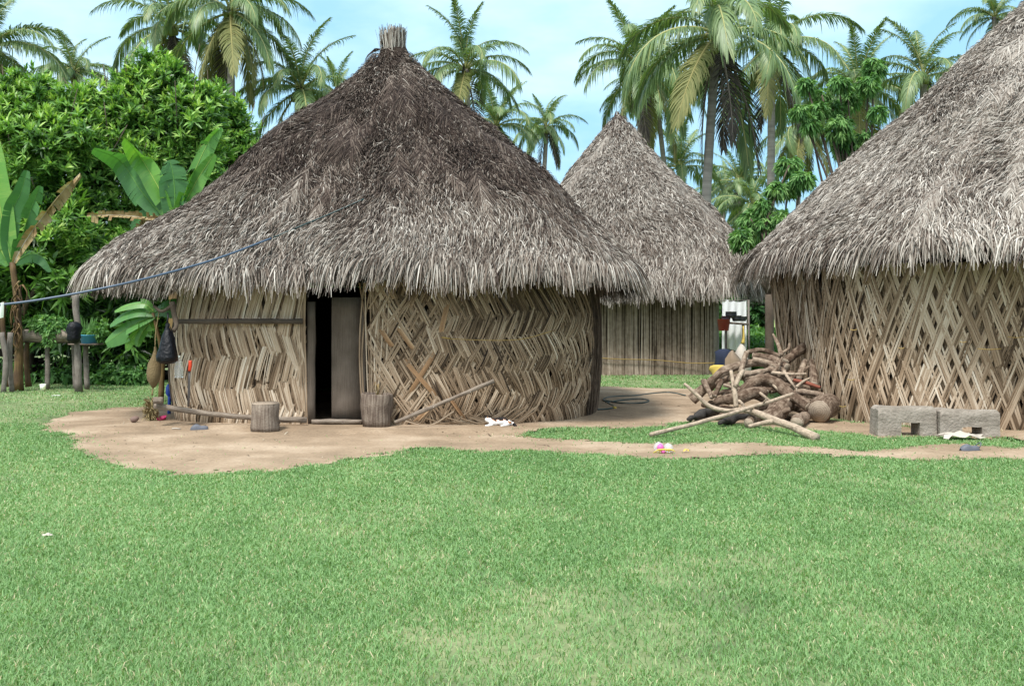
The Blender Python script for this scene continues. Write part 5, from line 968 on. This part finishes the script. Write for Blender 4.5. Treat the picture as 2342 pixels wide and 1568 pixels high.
feathery('lower feathery-leaved tree hanging over the gap left of the tall hut roof', 1760, 27, [(1805, 378, 34, 20), (1835, 409, 30, 18), (1777, 432, 26, 16), (1745, 470, 20, 14), (1716, 500, 30, 20), (1750, 515, 34, 24), (1800, 430, 26, 18), (1700, 545, 32, 26), (1790, 500, 24, 20), (1770, 560, 40, 26)], 740, 120)
# shrubs and weeds beyond the gap
SG = 'green shrubs beyond the gap between the huts'
for i, (x, y, rx, ry, Yq, lb, tn) in enumerate([(1725, 590, 60, 60, 40, 'tall green shrub beyond the gap, nearest the tall hut', .5), (1680, 640, 50, 70, 44, 'darker shrub beyond the gap beside the small hut roof', .42), (1790, 610, 60, 60, 42, 'shrub beyond the gap partly behind the tall hut eave', .5), (1760, 690, 80, 40, 38, 'low dark shrub under the tall hut eave in the gap', .36)]):
    tree('shrub', lb, 'shrub', x, Yq, [(x, y, rx, ry, 0, 1.5), (x - 20, y + 50, rx, ry, .4, 1.2), (x + 25, y + 90, rx, ry * .8, 0, 1.2)], 330, .3, .09, 800 + i, 'leaf_soft', m=7, tone=tn, r0=.12, group=SG)
a = Acc()
for i in range(200):
    yq = random.uniform(29, 41); xq = W(random.uniform(1640, 1830), 700, yq)[0]; leafy(a, np.array([xq, yq, .25 + .05 * (yq - 29) + .2 * random.random()]), (.5, .5, .3 + .03 * (yq - 29)), 36, .22, .06, 1000 + i, up=.9, tone=.62, m=5, shell=.2)
tag(obj('weed_bank', a, M['leaf_soft']), 'bright green weeds filling the gap between small hut and tall hut', 'weeds', kind='stuff')
a = Acc()
for i in range(420):
    x = random.uniform(-700, 3000); Yq = random.uniform(88, 125); hh = random.uniform(1, 10.5) * (.8 + .3 * math.sin(x * .01)); leafy(a, np.array([(x - CX) / F * Yq, Yq, hh]), (3, 2, 2.2), 80, .9, .4, 2000 + i, tone=.42, m=4, shell=.3)
tag(obj('far_wood', a, M['leaf']), 'far green wood behind the palms', 'wood', kind='stuff')

# laundry, pots and clothes at the side of the small hut
b = W(1680, 790, 27.3); t = thing('bed_sheet', 'white sheet hanging beside the small hut', 'sheet', b); a = Acc(); u, v = np.meshgrid(np.linspace(0, 1, 24), np.linspace(0, 1, 14)); x0, x1 = W(1652, 690, 27.3)[0], W(1707, 690, 27.3)[0]
zt, zb = W(0, 688, 27.3)[2], W(0, 800, 27.3)[2]; sheet(a, np.stack([x0 + (x1 - x0) * u, 27.3 + .03 * np.sin(u * 22 + v * 2) * (.4 + v), zt + (zb - zt) * v + .03 * np.sin(u * 7)], -1)); obj('cloth', a, M['white'], t, smooth=True)
a = Acc(); tube(a, [W(1640, 688, 27.3), W(1716, 686, 27.3)], .01, 5); tube(a, [W(1712, 686, 27.3), W(1713, 820, 27.3) * [1, 1, 0]], .03, 6); obj('line', a, M['post'], t)
b = W(1678, 738, 26.9); t = thing('side_table', 'plank shelf on posts outside the small hut', 'table', b * [1, 1, 0]); a = Acc(); beam(a, W(1650, 737, 26.9), W(1708, 741, 26.9), .45, .05, .5); obj('board', a, M['wood_dark'], t)
for x in (1660, 1700):
    a = Acc(); p = W(x, 740, 27.0); tube(a, [p * [1, 1, 0], p - [0, 0, .03]], .035, 6, n=4); obj('leg', a, M['post'], t)
for i, (x, y, rr, lb) in enumerate(((1660, 722, .12, 'dark pot at the left end of the shelf'), (1672, 712, .15, 'biggest dark pot, middle of the shelf'), (1685, 726, .13, 'dark pan in front of the middle of the shelf'), (1698, 728, .11, 'small blue-black pot at the right end of the shelf'))):
    p = W(x, y, 26.75); p[2] = W(0, 737 if i != 1 else 730, 26.75)[2] + .03; a = Acc(); lathe(a, p, [(.001, 0), (rr * .8, 0), (rr, rr * .6), (rr * .95, rr * 1.1), (rr * 1.08, rr * 1.15), (rr * .9, rr * 1.13), (rr * .8, rr * .3), (.001, rr * .2)], 16, .5); solo('pot', lb, 'pot', a, M['pot'], p, 'pots on the shelf', smooth=True)
b = W(1655, 756, 26.7); a = Acc(); lathe(a, b, [(.001, 0), (.13, 0), (.17, .3), (.18, .3), (.16, .29), (.12, .03), (.001, .03)], 16); solo('bucket', 'dark red bucket hanging at the small hut wall corner', 'bucket', a, M['clay'], b, smooth=True)
b = W(1700, 790, 26.7); a = Acc(); tube(a, wp([(1700, 745), (1701, 770), (1699, 786)], 26.7), [.02, .03, .05], 7, n=8); solo('ladle', 'yellow long-handled ladle hanging from the shelf', 'ladle', a, M['yellow'], b)
def heap(x, y0, y1, rx, Yq, matn, name, label, seed, cat):
    b = W(x, y1, Yq); hh = EYE + (HZ - y0) / F * Yq; w_ = rx / F * Yq; b[2] = 0; a = Acc(); lathe(a, b, [(.001, 0), (w_, .0), (w_ * 1.05, hh * .3), (w_ * .95, hh * .7), (w_ * .72, hh * .9), (w_ * .4, hh * .98), (.001, hh)], 28, .5, wob=.07, seed=seed); solo(name, label, cat, a, M[matn], b, smooth=True)
heap(1655, 797, 842, 22, 26.4, 'dkblue', 'cloth_heap', 'dark blue clothes heaped at the corner of the small hut', 3, 'cloth heap'); heap(1676, 800, 836, 18, 26.1, 'brown_cloth', 'bag', 'brown bag on the heap beside the dark blue clothes', 4, 'bag')
heap(1643, 834, 858, 16, 25.9, 'yellow', 'sack', 'yellow sack at the foot of the clothes heap', 6, 'sack'); heap(1694, 786, 808, 15, 26.5, 'offwhite', 'sack', 'crumpled pale sack under the hanging white sheet', 7, 'sack')
b = W(1783, 746, 33); a = Acc(); u, v = np.meshgrid(np.linspace(0, 1, 10), np.linspace(0, 1, 6)); sheet(a, np.stack([b[0] - .2 + .45 * u, 33 + .05 * np.sin(u * 9), b[2] + .2 - .25 * v + .04 * np.sin(u * 7)], -1)); solo('cloth', 'pale lime cloth spread on the weeds beyond the woodpile', 'cloth', a, M['lime'], b)
b = W(1757, 784, 28.2); a = Acc(); lathe(a, b, [(.001, 0), (.12, .0), (.10, .12), (.07, .2), (.001, .2)], 10, wob=.03); solo('litter_scrap', 'light blue plastic scrap in the weeds behind the woodpile', 'litter', a, M['ltblue'], b)
for o in bpy.data.objects:
    if 'base_' in o: del o['base_']
